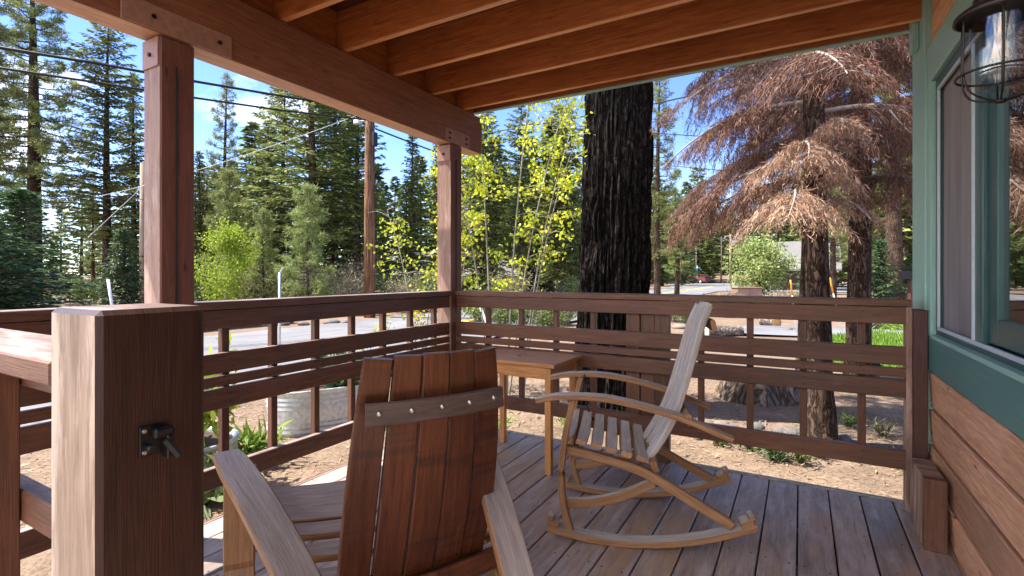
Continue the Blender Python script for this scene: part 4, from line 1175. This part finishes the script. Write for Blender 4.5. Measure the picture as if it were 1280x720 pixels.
dead_tree((x3, y3), 'shaded dead fir whose dark brown boughs hang before the blue sky', .1, 9, .11,
          [(3.0, ca - 92, 2.0, .02, .42), (3.5, ca - 86, 1.9, .04, .52), (4.3, ca - 88, 1.7, .04, .5), (4.0, ca - 30, 1.5, .1, .45), (3.6, ca + 20, 1.5, .1, .45)] + rb(3.6, 7.6, 22, 1.2, 1.8, 9))

# ------------------------------------------------------------------ aspens
def aspen(loc, label, stems, nl, Ls):
    t = thing('aspen', label, 'tree', (loc[0], loc[1], gz(*loc)))
    b = MB(); lv = Leaves(); tips = []
    for (pts, r) in stems:
        P = smooth(pts, 18); b.tube(P, [r, r * .6, r * .25], 7, cap=False)
        for i in range(5, 18):
            for q in range(2 if i > 8 else 1):
                az = random.uniform(0, 6.28); l = random.uniform(.15, .55)
                e = P[i] + np.array([math.cos(az) * l, math.sin(az) * l, random.uniform(-.15, .3) * l])
                Tt = smooth([P[i], (P[i] + e) / 2 + np.array([0, 0, .05]), e], 6); b.tube(Tt, [r * .22 + .002, .002], 4, cap=False)
                tips += [Tt[2], Tt[3], Tt[4], Tt[5], Tt[5]]
    tips = np.array(tips); sel = tips[rng.integers(0, len(tips), nl // 5)]
    C = np.repeat(sel, 5, 0) + rng.normal(0, .05, (len(sel) * 5, 3)); n = len(C)
    d = rng.normal(0, .7, (n, 3)); d[:, 2] -= .6
    lv.diamonds(C, d, rng.normal(0, 1, (n, 3)), rng.uniform(.75, 1.2, n) * Ls, rng.uniform(.75, 1.1, n) * Ls * .9, fold=.12)
    b.build('stems', M['bark_pale'], t); link('leaves', lv.mesh('leaves', [M['aspen']]), t); return t
def st_(x, y, h, bx=0, by=0):
    return [(0 + bx, by, 0), (x * .25 + bx, y * .2 + by, h * .4), (x * .6 + bx, y * .6 + by, h * .75), (x + bx, y + by, h)]
A1 = at(628, 6.6)
aspen(A1, 'bright yellow-green aspen clump filling the gap between corner post and charred trunk',
      [(st_(-.35, .1, 4.3, -.15), .016), (st_(.35, .3, 4.9, .0, .1), .018), (st_(.95, .2, 4.3, .1), .014), (st_(-.45, -.3, 3.3, -.2), .012), (st_(.75, .1, 3.4, .3), .012), (st_(1.0, .7, 4.9, .1, .3), .014)], 3900, .052)
A2 = at(512, 7.6)
aspen(A2, 'thin leaning aspen sapling with sparse yellow leaves in front of the neat conical fir', [(st_(-.75, .1, 2.6, .2), .016), (st_(.25, .1, 1.9, .25), .012)], 480, .055)
A3 = at(560, 7.2)
aspen(A3, 'aspen sapling with a few yellow leaves directly behind the corner post', [(st_(-.15, .1, 3.0, .0), .016), (st_(.25, .1, 2.4, .1), .012)], 480, .055)

# ------------------------------------------------------------------ yard: planters, stump, logs, rocks, plants
def stock_tank(name, label, loc, L, W, Hh, rz, soil_z):
    t = thing(name, label, 'planter', (loc[0], loc[1], gz(*loc)), rz)
    R0 = W / 2; half = L / 2 - R0
    def ring(r, z, n=40):
        o = []
        for i in range(n):
            a = 2 * math.pi * i / n; o.append(V((half if math.cos(a) > 0 else -half) + r * math.cos(a), r * math.sin(a), z))
        return o
    prof = [(R0 * .96, -.03), (R0 * .97, .02)]
    for i in range(1, 26):
        z = .02 + (Hh - .04) * i / 26
        prof.append((R0 * (.97 + .03 * z / Hh) + (.012 * math.sin(i * 2.1) if .25 * Hh > z or z > .6 * Hh else 0), z))
    prof += [(R0 + .012, Hh - .015), (R0 + .016, Hh), (R0 + .006, Hh + .008), (R0 - .012, Hh), (R0 - .016, soil_z - .02)]
    b = MB(); n = 64
    rings = [ring(r, z, n) for r, z in prof]
    for rr in rings: b.v += rr
    # vertical corrugation in the middle zone
    for i in range(len(rings) - 1):
        for k_ in range(n):
            k2 = (k_ + 1) % n; b.face([i * n + k_, i * n + k2, (i + 1) * n + k2, (i + 1) * n + k_], None, 0, True)
    b.build('tank', M['galv'], t)
    b = MB(); rr = ring(R0 - .014, soil_z, n); b.v = rr; b.face(list(range(n)), None, 0); b.build('soil', M['soil'], t)
    return t
p1 = (-4.42, 3.78)
tank = stock_tank('planter', 'oval galvanised metal tank planter full of leafy plants on the gravel', p1, 1.25, .66, .44, rad(62), .39)
p2 = (-4.05, 2.15)
tank2 = stock_tank('planter', 'small galvanised tub under bright green flowering plants beside the chair arm', p2, .62, .60, .34, 0, .30)
def plant(label, loc, z, n, R, Hh, Ls, Ws, mat, cat='plant', name='leafy_plant', nst=10, stem='shrub'):
    t = thing(name, label, cat, (loc[0], loc[1], z), random.uniform(0, 6))
    for p, me in zip(('stems', 'leaves'), bush_mesh(R, Hh, n, Ls, Ws, M[mat], M[stem], nst)): link(p, me, t)
    return t
def along(u): return (p1[0] + math.cos(rad(62)) * u, p1[1] + math.sin(rad(62)) * u)
zt = gz(*p1) + .39
plant('broad-leaved kale plant in the middle of the oval tank', along(.05), zt, 150, .26, .32, .17, .12, 'fir_blue')
plant('tall leafy green plant at the road side of the oval tank', along(.35), zt, 300, .25, .34, .10, .06, 'shrub')
plant('small mixed seedlings at the near end of the oval tank', along(-.45), zt, 120, .22, .14, .08, .05, 'shrub')
plant('grey-leaved herb at the far end of the oval tank', along(.62), zt, 200, .2, .24, .08, .02, 'fir_blue')
plant('bright yellow-green bush growing from the small tub', p2, gz(*p2) + .28, 620, .34, .62, .13, .05, 'broad')
plant('low clump of strap-leaved green plants beside the small tub', (-4.0, 2.65), gz(-4, 2.65), 200, .22, .24, .20, .03, 'grass')
plant('dark green rosette plant at the foot of the small tub', (-3.6, 2.0), gz(-3.6, 2), 160, .25, .22, .2, .05, 'shrub')

# stump and logs
sx_, sy_ = at(948, 6.6)
stp = thing('tree_stump', 'wide grey sawn tree stump with rough bark in the dirt yard', 'stump', (sx_, sy_, gz(sx_, sy_)))
b = MB(); n = 48; rings = []
for (r, z) in ((.52, -.05), (.47, .06), (.42, .18), (.39, .27), (.385, .285)):
    rings.append([V(r * (1 + .10 * math.sin(3 * a + 1) + .06 * math.sin(7 * a) + .04 * mn.noise(Vector((a * 4, z * 4, 2)))) * math.cos(a) * 1.08, r * (1 + .10 * math.sin(3 * a + 1) + .05 * math.sin(8 * a)) * math.sin(a), z) for a in np.linspace(0, 2 * math.pi, n, endpoint=False)])
for q in rings: b.v += q
for i in range(len(rings) - 1):
    for k_ in range(n): b.face([i * n + k_, i * n + (k_ + 1) % n, (i + 1) * n + (k_ + 1) % n, (i + 1) * n + k_], None, 0, False)
b.build('bark', M['bark_grey'], stp)
b = MB(); b.v = [p * V(.985, .985, 1) + V(0, 0, .002 + .012 * mn.noise(Vector((p[0] * 6, p[1] * 6, 0)))) for p in rings[-1]] + [V(0, 0, .295)]
for k_ in range(n): b.face([k_, (k_ + 1) % n, n], None, 0)
b.build('cut_face', M['rail_log'] if False else M['stave_grey'], stp)
def log(label, u, d, L, r, rz, end='cut_wood', barkm='log_bark'):
    x, y = at(u, d); t = thing('fallen_log', label, 'log', (x, y, gz(x, y) + r * .85), rz)
    b = MB(); b.tube([(a * L, .03 * math.sin(a * 5) * L, .0) for a in np.linspace(-.5, .5, 9)], [r * 1.1, r, r * .95], 16, cap=False); b.build('bark', M[barkm], t)
    for s in (-1, 1):
        rr = r * (1.1 if s < 0 else .95); b = MB(); b.lathe([(rr, 0), (rr * .97, .004), (0, .006)], n=16)
        o = b.build('cut_end', M[end], t); o.data.transform(Matrix.Translation((s * L * .5, .03 * math.sin(s * 2.5) * L, 0)) @ Matrix.Rotation(s * math.pi / 2, 4, 'Y'))
log('weathered grey log lying at the edge of the dirt yard', 905, 13.2, 1.0, .14, YAW + .15, 'stave_grey')
log('short log with a bright orange sawn end beside the shrubs', 962, 15.5, .5, .16, YAW + 1.9)
log('dark log lying beyond the grass near the house corner', 1103, 15.2, 1.1, .13, YAW + .1)
log('charred log behind the slim dead trunk', 1085, 8.0, .55, .10, YAW + .5, 'bark_char', 'bark_char')

# rocks
def rock_mesh(seed):
    r_ = random.Random(seed); b = MB(); n, m = 12, 8
    for j in range(m + 1):
        th = math.pi * j / m
        for i in range(n):
            a = 2 * math.pi * i / n; q = V(math.sin(th) * math.cos(a), math.sin(th) * math.sin(a), math.cos(th) * .7)
            b.v.append(q * (1 + .28 * mn.noise(Vector(tuple(q * 1.6 + seed * 3.1))) + .1 * mn.noise(Vector(tuple(q * 4 + seed)))))
    for j in range(m):
        for i in range(n): b.face([j * n + i, (j + 1) * n + i, (j + 1) * n + (i + 1) % n, j * n + (i + 1) % n], None, 0, True)
    return b
RK = []
for i in range(5):
    o = rock_mesh(i).build('rock_proto', M['rock'] if i % 2 == 0 else M['rock_tan']); RK.append(o.data); D.objects.remove(o)
for me in RK: me.name = 'rock'
for (u, v, s_) in [(868, 533, .08), (885, 530, .11), (902, 531, .12), (916, 536, .13), (930, 540, .11), (945, 533, .12), (958, 541, .10), (975, 538, .11), (992, 541, .12), (1008, 545, .11), (1022, 545, .12), (1038, 547, .13), (1055, 548, .12), (1068, 553, .09), (1096, 556, .06), (940, 549, .07), (872, 545, .06)]:
    d = 1.56 * 632 / (v - 343); x, y = at(u, d)
    o = D.objects.new('rock', random.choice(RK)); COL.objects.link(o); s_ *= .72; o.location = (x, y, gz(x, y) + s_ * .3)
    o.scale = (s_ * random.uniform(.9, 1.2), s_ * random.uniform(.75, 1), s_ * random.uniform(.7, 1)); o.rotation_euler = (0, 0, random.uniform(0, 6))
    tag(o, 'rounded grey rock in the row edging the yard below the railing', 'rock', 'rocks edging the yard')
for (u, d, s_) in [(830, 14, .14), (850, 15, .2), (872, 15.5, .16), (935, 14.6, .13), (985, 14.2, .12), (1010, 14.8, .16), (1065, 15, .13), (330, 15.8, .16), (352, 16, .2), (380, 16, .15), (415, 16.2, .2), (432, 16.3, .14), (545, 17, .18)]:
    x, y = at(u, d)
    o = D.objects.new('rock', random.choice(RK)); COL.objects.link(o); o.location = (x, y, gz(x, y) + s_ * .25); o.scale = (s_ * 1.3, s_, s_ * .7); o.rotation_euler = (0, 0, random.uniform(0, 6))
    tag(o, 'pale rock lying on the far verge or among the shrubs', 'rock', 'rocks along the verges')
# weeds
for i, (u, v, s_, mt) in enumerate([(938, 562, .16, 'shrub'), (965, 572, .2, 'fir_blue'), (975, 574, .14, 'fir_blue'), (1000, 577, .19, 'shrub'), (1020, 570, .12, 'shrub'), (1118, 582, .12, 'shrub'), (900, 556, .1, 'shrub'), (1105, 543, .16, 'shrub_dry'), (1060, 530, .12, 'shrub'), (716, 535, .16, 'grass'), (622, 545, .22, 'grass'), (608, 540, .2, 'grass'), (430, 600, .06, 'shrub')]):
    d = 1.58 * 632 / (v - 343); x, y = at(u, d)
    t = plant('small green weed tuft in the dirt just below the deck', (x, y), gz(x, y) - .01, 170, s_, s_ * 1.1, .075, .014, mt, 'weed', 'weed', 9, 'shrub'); t['group'] = 'weeds below the deck'
# tall grass bed (uncountable blades)
lv = Leaves(); n = 9000
uu = rng.uniform(1035, 1190, n); dd_ = rng.uniform(8.3, 12.6, n); px = np.array([at(a, c) for a, c in zip(uu, dd_)]); 
hh = rng.uniform(.16, .40, n) * (.6 + .5 * np.array([mn.noise(Vector((a * .9, c * .9, 5))) for a, c in px]))
zg = np.array([gz(a, c) for a, c in px])
lv.diamonds(np.column_stack([px, zg]), np.column_stack([rng.normal(0, .35, n), rng.normal(0, .35, n), np.ones(n)]), rng.normal(0, 1, (n, 3)), np.maximum(.12, hh), .022)
tag(link('grass', lv.mesh('grass', [M['grass']])), 'lush green grass bed by the grey path', 'grass', kind='stuff')
for (u, d) in ((1122, 14.2), (1140, 14.6)):
    x, y = at(u, d); plant('low bright green plant beyond the grey path', (x, y), gz(x, y), 260, .6, .3, .2, .03, 'grass')['group'] = 'green plants by the path'

# ------------------------------------------------------------------ poles, wires, stakes
PX, PY = -13.6, 13.4
up_ = thing('utility_pole', 'brown wooden utility pole by the road, its top behind the porch beam', 'utility pole', (PX, PY, gz(PX, PY)))
b = MB(); b.tube([(0, 0, -.2), (0, 0, 4), (.02, 0, 9.6)], [.205, .19, .15], 18); b.build('pole_shaft', M['pole'], up_)
b = MB(); b.bar((0, -1.1, 8.8), (0, 1.1, 8.8), .1, .12, ch=.01); b.build('crossarm', M['pole'], up_)
b = MB(); b.span(-.75, -.45, -.11, .11, 7.1, 7.28, ch=.04); b.tube([(-.5, 0, 7.2), (-.1, 0, 7.2)], .03, 8); b.build('street_lamp_head', M['galv'], up_)
b = MB(); b.span(.19, .30, -.1, .1, 6.2, 6.7); b.build('cable_box', M['black'], up_)
def far_pole(label, u, d, v_top, r=.13, arm=False, can=False):
    x, y = at(u, d); t = thing('utility_pole', label, 'utility pole', (x, y, gz(x, y)))
    Hh = zat(v_top, d) - gz(x, y); b = MB(); b.tube([(0, 0, -.3), (0, 0, Hh)], [r, r * .75], 10); b.build('pole_shaft', M['pole_far'], t)
    if arm:
        b = MB(); b.bar((-1.3 * Rv[0], -1.3 * Rv[1], Hh - .5), (1.3 * Rv[0], 1.3 * Rv[1], Hh - .5), .14, .14, ch=.01); b.build('crossarm', M['pole_far'], t)
    if can:
        b = MB(); b.lathe([(0, .9), (.3, .88), (.34, .8), (.34, .05), (.28, 0), (0, 0)], (.45, -.1, Hh - 1.9), n=14); b.build('transformer', M['galv'], t)
        b = MB(); b.tube([(math.cos(a) * 1.0 * Rv[0], math.cos(a) * 1.0 * Rv[1], Hh - .6 + math.sin(a) * .38) for a in np.linspace(0, 2 * math.pi, 25)], .06, 6, cap=False); b.build('wire_coil', M['wire_grey'], t)
    return t
far_pole('thin grey pole standing close against the cracked porch post', 178.5, 24, 204, .15)
far_pole('bare grey pole at the start of the far road', 861, 84, 297, .17, True)
far_pole('pale pole beside the parked maroon car', 870, 92, 308, .17, True)
far_pole('tall brown pole carrying a transformer and a coil of cable', 913, 84, 293, .2, False, True)
far_pole('light pole top standing between the pale and brown poles', 901.5, 96, 296, .16)
far_pole('short thin pole at the trees by the far road', 851, 76, 320, .12)
far_pole('slender dark pole nearest the roadside trees', 846, 78, 318, .10)
def wire(label, pts, r=.018, mat='wire', sag=0, n=24):
    P = []
    for a, c in zip(pts[:-1], pts[1:]):
        for t in np.linspace(0, 1, n): P.append((a[0] + (c[0] - a[0]) * t, a[1] + (c[1] - a[1]) * t, a[2] + (c[2] - a[2]) * t - sag * 4 * t * (1 - t)))
    b = MB(); b.tube(P, r, 6); o = b.build('power_line', M[mat], None); tag(o, label, 'cable'); return o
def at3(u, v, d): x, y = at(u, d); return (x, y, zat(v, d))
wire('upper thick black cable running along the road to the utility pole', [at3(-60, 50, 10.2), at3(120, 79, 11.6), at3(245, 102, 13), at3(352, 120, 15), (PX + .15, PY - .2, zat(140, 18.4))], .034, n=8)
wire('lower black cable running along the road below the thick one', [at3(-60, 76, 10.2), at3(120, 103, 11.6), at3(245, 122.5, 13), at3(352, 138, 15), (PX + .15, PY - .2, zat(153, 18.4))], .028, n=8)
wire('grey service cable sloping up to the lamp on the utility pole', [at3(120, 246, 16), at3(245, 213.5, 17), at3(452, 142, 18.3)], .009, 'wire_grey', .05)
wire('black cable going on from the utility pole behind the aspen', [(PX + .1, PY + .2, zat(150, 18.4)), at3(720, 217, 34), at3(852, 296, 84)], .03, sag=.2)
wire('second black cable going on from the utility pole behind the aspen', [(PX + .1, PY + .2, zat(160, 18.4)), at3(700, 238, 34), at3(852, 304, 84)], .03, sag=.2)
wire('slack cable crossing the sky past the charred trunk', [at3(560, 175, 20), at3(812, 131, 15), at3(880, 116, 12), at3(1000, 91, 9), at3(1160, 50, 5.6)], .02, n=8)
wire('lower slack cable crossing the sky past the charred trunk', [at3(640, 150, 22), at3(815, 166, 18), at3(872, 170, 16), at3(1060, 178, 13)], .018, n=8)
wire('faint cable low in the branches past the charred trunk', [at3(640, 186, 30), at3(815, 205, 24), at3(1000, 222, 18)], .015, n=8)
wire('thin grey guy cable across the big open pine', [at3(-20, 240, 22), at3(140, 248, 22), at3(183, 249, 22)], .02, 'wire', .02)
wire('thin pale cable slanting between the big pine and cracked post', [at3(110, 297, 19), at3(165, 246, 19), at3(185, 226, 19)], .012, 'wire_grey')

def stake(label, base_u, base_v, top_u, top_v, d, r=.016, orange=True):
    x, y = at(base_u, d); z = gz(x, y); x2_, y2_, z2_ = at3(top_u, top_v, d - .1)
    t = thing('marker_stake', label, 'marker stake', (x, y, z)); e = V(x2_ - x, y2_ - y, z2_ - z)
    b = MB(); b.tube([e * -.05, e * (.72 if orange else 1)], r, 8); b.build('rod', M['white'], t)
    if orange: b = MB(); b.tube([e * .72, e], r * 1.25, 8); b.build('orange_tip', M['orange'], t)
stake('white snow stake with an orange tip standing by the junction', 996, 418, 988, 350, 13.5)
stake('leaning white snow stake with an orange tip between the dead trunks', 1053, 416, 1037, 347, 13.8)
stake('white stake leaning outside the charred trunk above the logs', 824, 418, 841, 372, 13.2, .02, False)
stake('short white stake leaning above the gate post', 146, 420, 135, 349, 13.0, .035, False)
stake('thin white stake at the house corner by the path', 1137, 430, 1140, 398, 11.5, .02, False)
stake('thin white rod leaning behind the aspen stems', 627, 440, 596, 372, 9.2, .022, False)
x, y = at(349.5, 9.6); sp_ = thing('metal_post', 'thin silver metal post standing at the road edge', 'post', (x, y, gz(x, y)))
b = MB(); b.tube([(0, 0, -.1), (0, 0, 1.62)], .024, 10); b.build('rod', M['galv'], sp_)
b = MB(); b.bar((0, 0, 1.6), (.03, .05, 1.72), .03, .03, ch=.004); b.build('bracket', M['galv'], sp_)

# ------------------------------------------------------------------ far buildings, cabinet, cars
def gable_house(name, label, loc, rz, L, W, Hw, Hr, wallm, roofm, chimney=False, porch=False, over=.5, windows=()):
    t = thing(name, label, 'house', (loc[0], loc[1], gz(*loc) - .1), rz)
    b = MB(); b.span(-L / 2, L / 2, -W / 2, W / 2, 0, Hw, ch=.02)
    for s in (-1, 1): b.prism([V(s * (L / 2 - .08), -W / 2, Hw), V(s * (L / 2 - .08), W / 2, Hw), V(s * (L / 2 - .08), 0, Hr)], (s * .08, 0, 0))
    b.build('wall', M[wallm], t)
    b = MB(); k_ = (Hr - Hw) / (W / 2)
    for s in (-1, 1):
        b.bar((0, s * (W / 2 + over) / 2, Hr - k_ * (W / 2 + over) / 2 + .06), (0.001, s * (W / 2 + over) / 2, Hr - k_ * (W / 2 + over) / 2 + .06), 1, 1) if False else None
        p = [V(-L / 2 - over, 0, Hr + .02), V(-L / 2 - over, s * (W / 2 + over), Hr - k_ * (W / 2 + over) + .02), V(-L / 2 - over, s * (W / 2 + over), Hr - k_ * (W / 2 + over) + .2), V(-L / 2 - over, 0, Hr + .22)]
        b.prism(p, (L + 2 * over, 0, 0))
    rf_ = b.build('roof', M[roofm], t)
    for (sx, y, z, w_, h_) in windows:
        b = MB(); b.span(sx * L / 2 - .02 * sx, sx * (L / 2 + .06), y - w_ / 2, y + w_ / 2, z, z + h_); wf = b.build('window', M['cabin_tan'], t)
        b = MB(); b.span(sx * (L / 2 + .05), sx * (L / 2 + .075), y - w_ / 2 + .08, y + w_ / 2 - .08, z + .08, z + h_ - .08); b.build('pane', M['car_glass'], wf)
    if chimney: b = MB(); b.span(L * .2, L * .2 + .5, .4, 1.0, Hr - 1, Hr + .8); b.build('chimney', M['cabin_tan'], rf_)
    return t
T('fir_tree', FIR_YOUNG, 'bushy fir half hiding the brown cabin', 1020, 41, 292, 5, wide=1.1)
hx, hy = at(1003, 52)
cabin = gable_house('cabin', 'brown wooden cabin with steep grey gable roof and outside stairs', (hx, hy), YAW + rad(150), 5.5, 5, 2.5, 4.9, 'cabin_brown', 'roof_grey', windows=((1, -1.2, 1.0, .9, 1.0), (1, .9, 2.5, .8, .8)))
b = MB()
for i in range(12): b.span(3.3, 4.4, -1.0 + i * .28, -.7 + i * .28, .1 + i * .19, .15 + i * .19, ch=.005)
b.bar((4.35, -1.1, .9), (4.35, 2.4, 3.2), .08, .1); b.bar((4.35, -1.1, .1), (4.35, -1.1, .95), .08, .08, up=(1, 0, 0)); b.bar((4.35, 2.3, .1), (4.35, 2.3, 3.2), .08, .08, up=(1, 0, 0))
b.build('stairs', M['cabin_tan'], cabin)
hx, hy = at(72, 52)
gable_house('small_house', 'small tan house with a grey shingle roof glimpsed above the entry railing', (hx, hy), YAW + rad(115), 8, 6, -.4, 1.6, 'cabin_tan', 'roof_grey', windows=())
hx, hy = at(565, 44)
gable_house('lodge', 'low house with pale grey roof glimpsed behind the conifers across the road', (hx, hy), YAW + rad(170), 14, 9, 1.6, 3.4, 'cabin_brown', 'roof_grey', windows=((1, 0, .6, 1.2, .9),))
hx, hy = at(375, 38)
gable_house('lodge', 'dark brown shed under the trees behind the silver metal post', (hx, hy), YAW + rad(80), 7, 5, .9, 2.1, 'cabin_brown', 'cabin_brown')
# roadside board fence at the far verge
fx = thing('board_fence', 'low dark board fence along the far verge of the road', 'fence', (-14.6, 9, GZ))
b = MB(); yy = 2.0
while yy < 11: b.span(-14.63, -14.60, yy, yy + .14, GZ - .1, GZ + .62 + random.uniform(-.02, .02)); yy += .15
b.build('fence_boards', M['stain_dark'], fx, True)
b = MB()
for z in (.12, .48): b.span(-14.60, -14.56, 2.0, 11.0, GZ + z, GZ + z + .08)
b.build('rail', M['stain_dark'], fx, True)
# utility cabinet
x, y = at(933, 25); cb2 = thing('utility_cabinet', 'brown flat-topped utility cabinet with two doors by the junction', 'cabinet', (x, y, gz(x, y)), YAW)
b = MB(); b.span(-.6, .6, -.35, .35, -.1, .92, ch=.02); b.build('cabinet_body', M['box_brown'], cb2)
b = MB(); b.span(-.64, .64, -.39, .39, .92, .98, ch=.02); b.build('lid', M['box_brown'], cb2)
for s in (-1, 1):
    b = MB(); b.span(s * .31 - .28, s * .31 + .28, -.372, -.352, .04, .88, ch=.006); dr = b.build('door', M['box_brown'], cb2)
    b = MB(); b.span(s * .08 - .012, s * .08 + .012, -.39, -.372, .4, .55); b.build('handle', M['black'], dr)
# cars at the far end of the road
def car(label, u, d, rz, body):
    x, y = at(u, d); t = thing('parked_car', label, 'car', (x, y, gz(x, y) + .02), rz)
    pr = [V(-2.2, -.85, .35), V(2.2, -.85, .35), V(2.25, -.85, .75), V(2.1, -.85, .95), V(1.0, -.85, 1.08), V(.45, -.8, 1.62), V(-1.6, -.8, 1.66), V(-2.15, -.85, 1.1), V(-2.28, -.85, .7)]
    b = MB(); b.prism(pr, (0, 1.7, 0)); b.build('body', M[body], t)
    for s in (-1, 1):
        b = MB(); yy = s * .862; b.prism([V(.85, yy, 1.1), V(.38, yy, 1.55), V(-1.5, yy, 1.58), V(-1.9, yy, 1.12)], (0, s * .01, 0)); b.build('window', M['car_glass'], t)
    b = MB(); b.prism([V(1.02, -.72, 1.09), V(1.02, .72, 1.09), V(.5, .66, 1.58), V(.5, -.66, 1.58)], (.03, 0, .02)); b.build('windscreen', M['car_glass'], t)
    b = MB(); b.prism([V(-2.17, -.70, 1.15), V(-2.17, .70, 1.15), V(-1.68, .66, 1.6), V(-1.68, -.66, 1.6)], (-.03, 0, .02)); b.build('rear_window', M['car_glass'], t)
    for sx in (-1.35, 1.38):
        for sy in (-.86, .86):
            b = MB(); b.tube([(sx, sy - .1, .34), (sx, sy + .1, .34)], .34, 18); wh = b.build('wheel', M['tyre'], t)
            b = MB(); b.tube([(sx, sy - .11, .34), (sx, sy + .11, .34)], .2, 12); b.build('rim', M['galv'], wh)
    for s in (-.6, .6):
        b = MB(); b.span(2.2, 2.27, s - .18, s + .18, .68, .84); b.build('headlight', M['white'], t)
car('maroon car parked by the road past the junction', 871, 92, YAW + 2.2, 'car_red')
car('dark car under the trees at the far end of the road', 841, 98, YAW + 1.4, 'car_dark')
# small things beyond the house corner
x, y = at(1139, 16); mp = thing('mailbox_post', 'dark timber mailbox post close to the green house corner', 'mailbox', (x, y, gz(x, y)), YAW)
b = MB(); b.span(-.07, .07, -.07, .07, -.2, 1.45); b.build('timber_post', M['stain_dark'], mp)
b = MB(); b.span(-.35, .12, -.12, .12, 1.45, 1.56); b.span(-.32, .10, -.1, .1, 1.56, 1.7); b.build('mailbox', M['black'], mp)
x, y = at(871.5, 80); sg_ = thing('street_sign', 'small teal street name sign on a thin post at the junction', 'sign', (x, y, gz(x, y)), YAW)
b = MB(); b.tube([(0, 0, 0), (0, 0, 3.0)], .05, 8); b.build('sign_post', M['galv'], sg_)
b = MB(); b.span(-.5, .5, -.02, .02, 2.5, 2.8, ch=.01); b.build('sign_plate', M['sign_green'], sg_)
for (u, d, h_, lab) in ((318, 16.5, .5, 'dry brown twiggy weed at the road edge'), (530, 10.5, .55, 'reddish young shrub behind the side railing'), (478, 10.0, .5, 'yellow-green sprig by the side railing')):
    x, y = at(u, d); plant(lab, (x, y), gz(x, y), 150, .25, h_ + .3, .06, .035, {'dry': 'shrub_dry', 'red': 'red_leaf', 'yel': 'aspen'}[lab[:3]], 'plant')
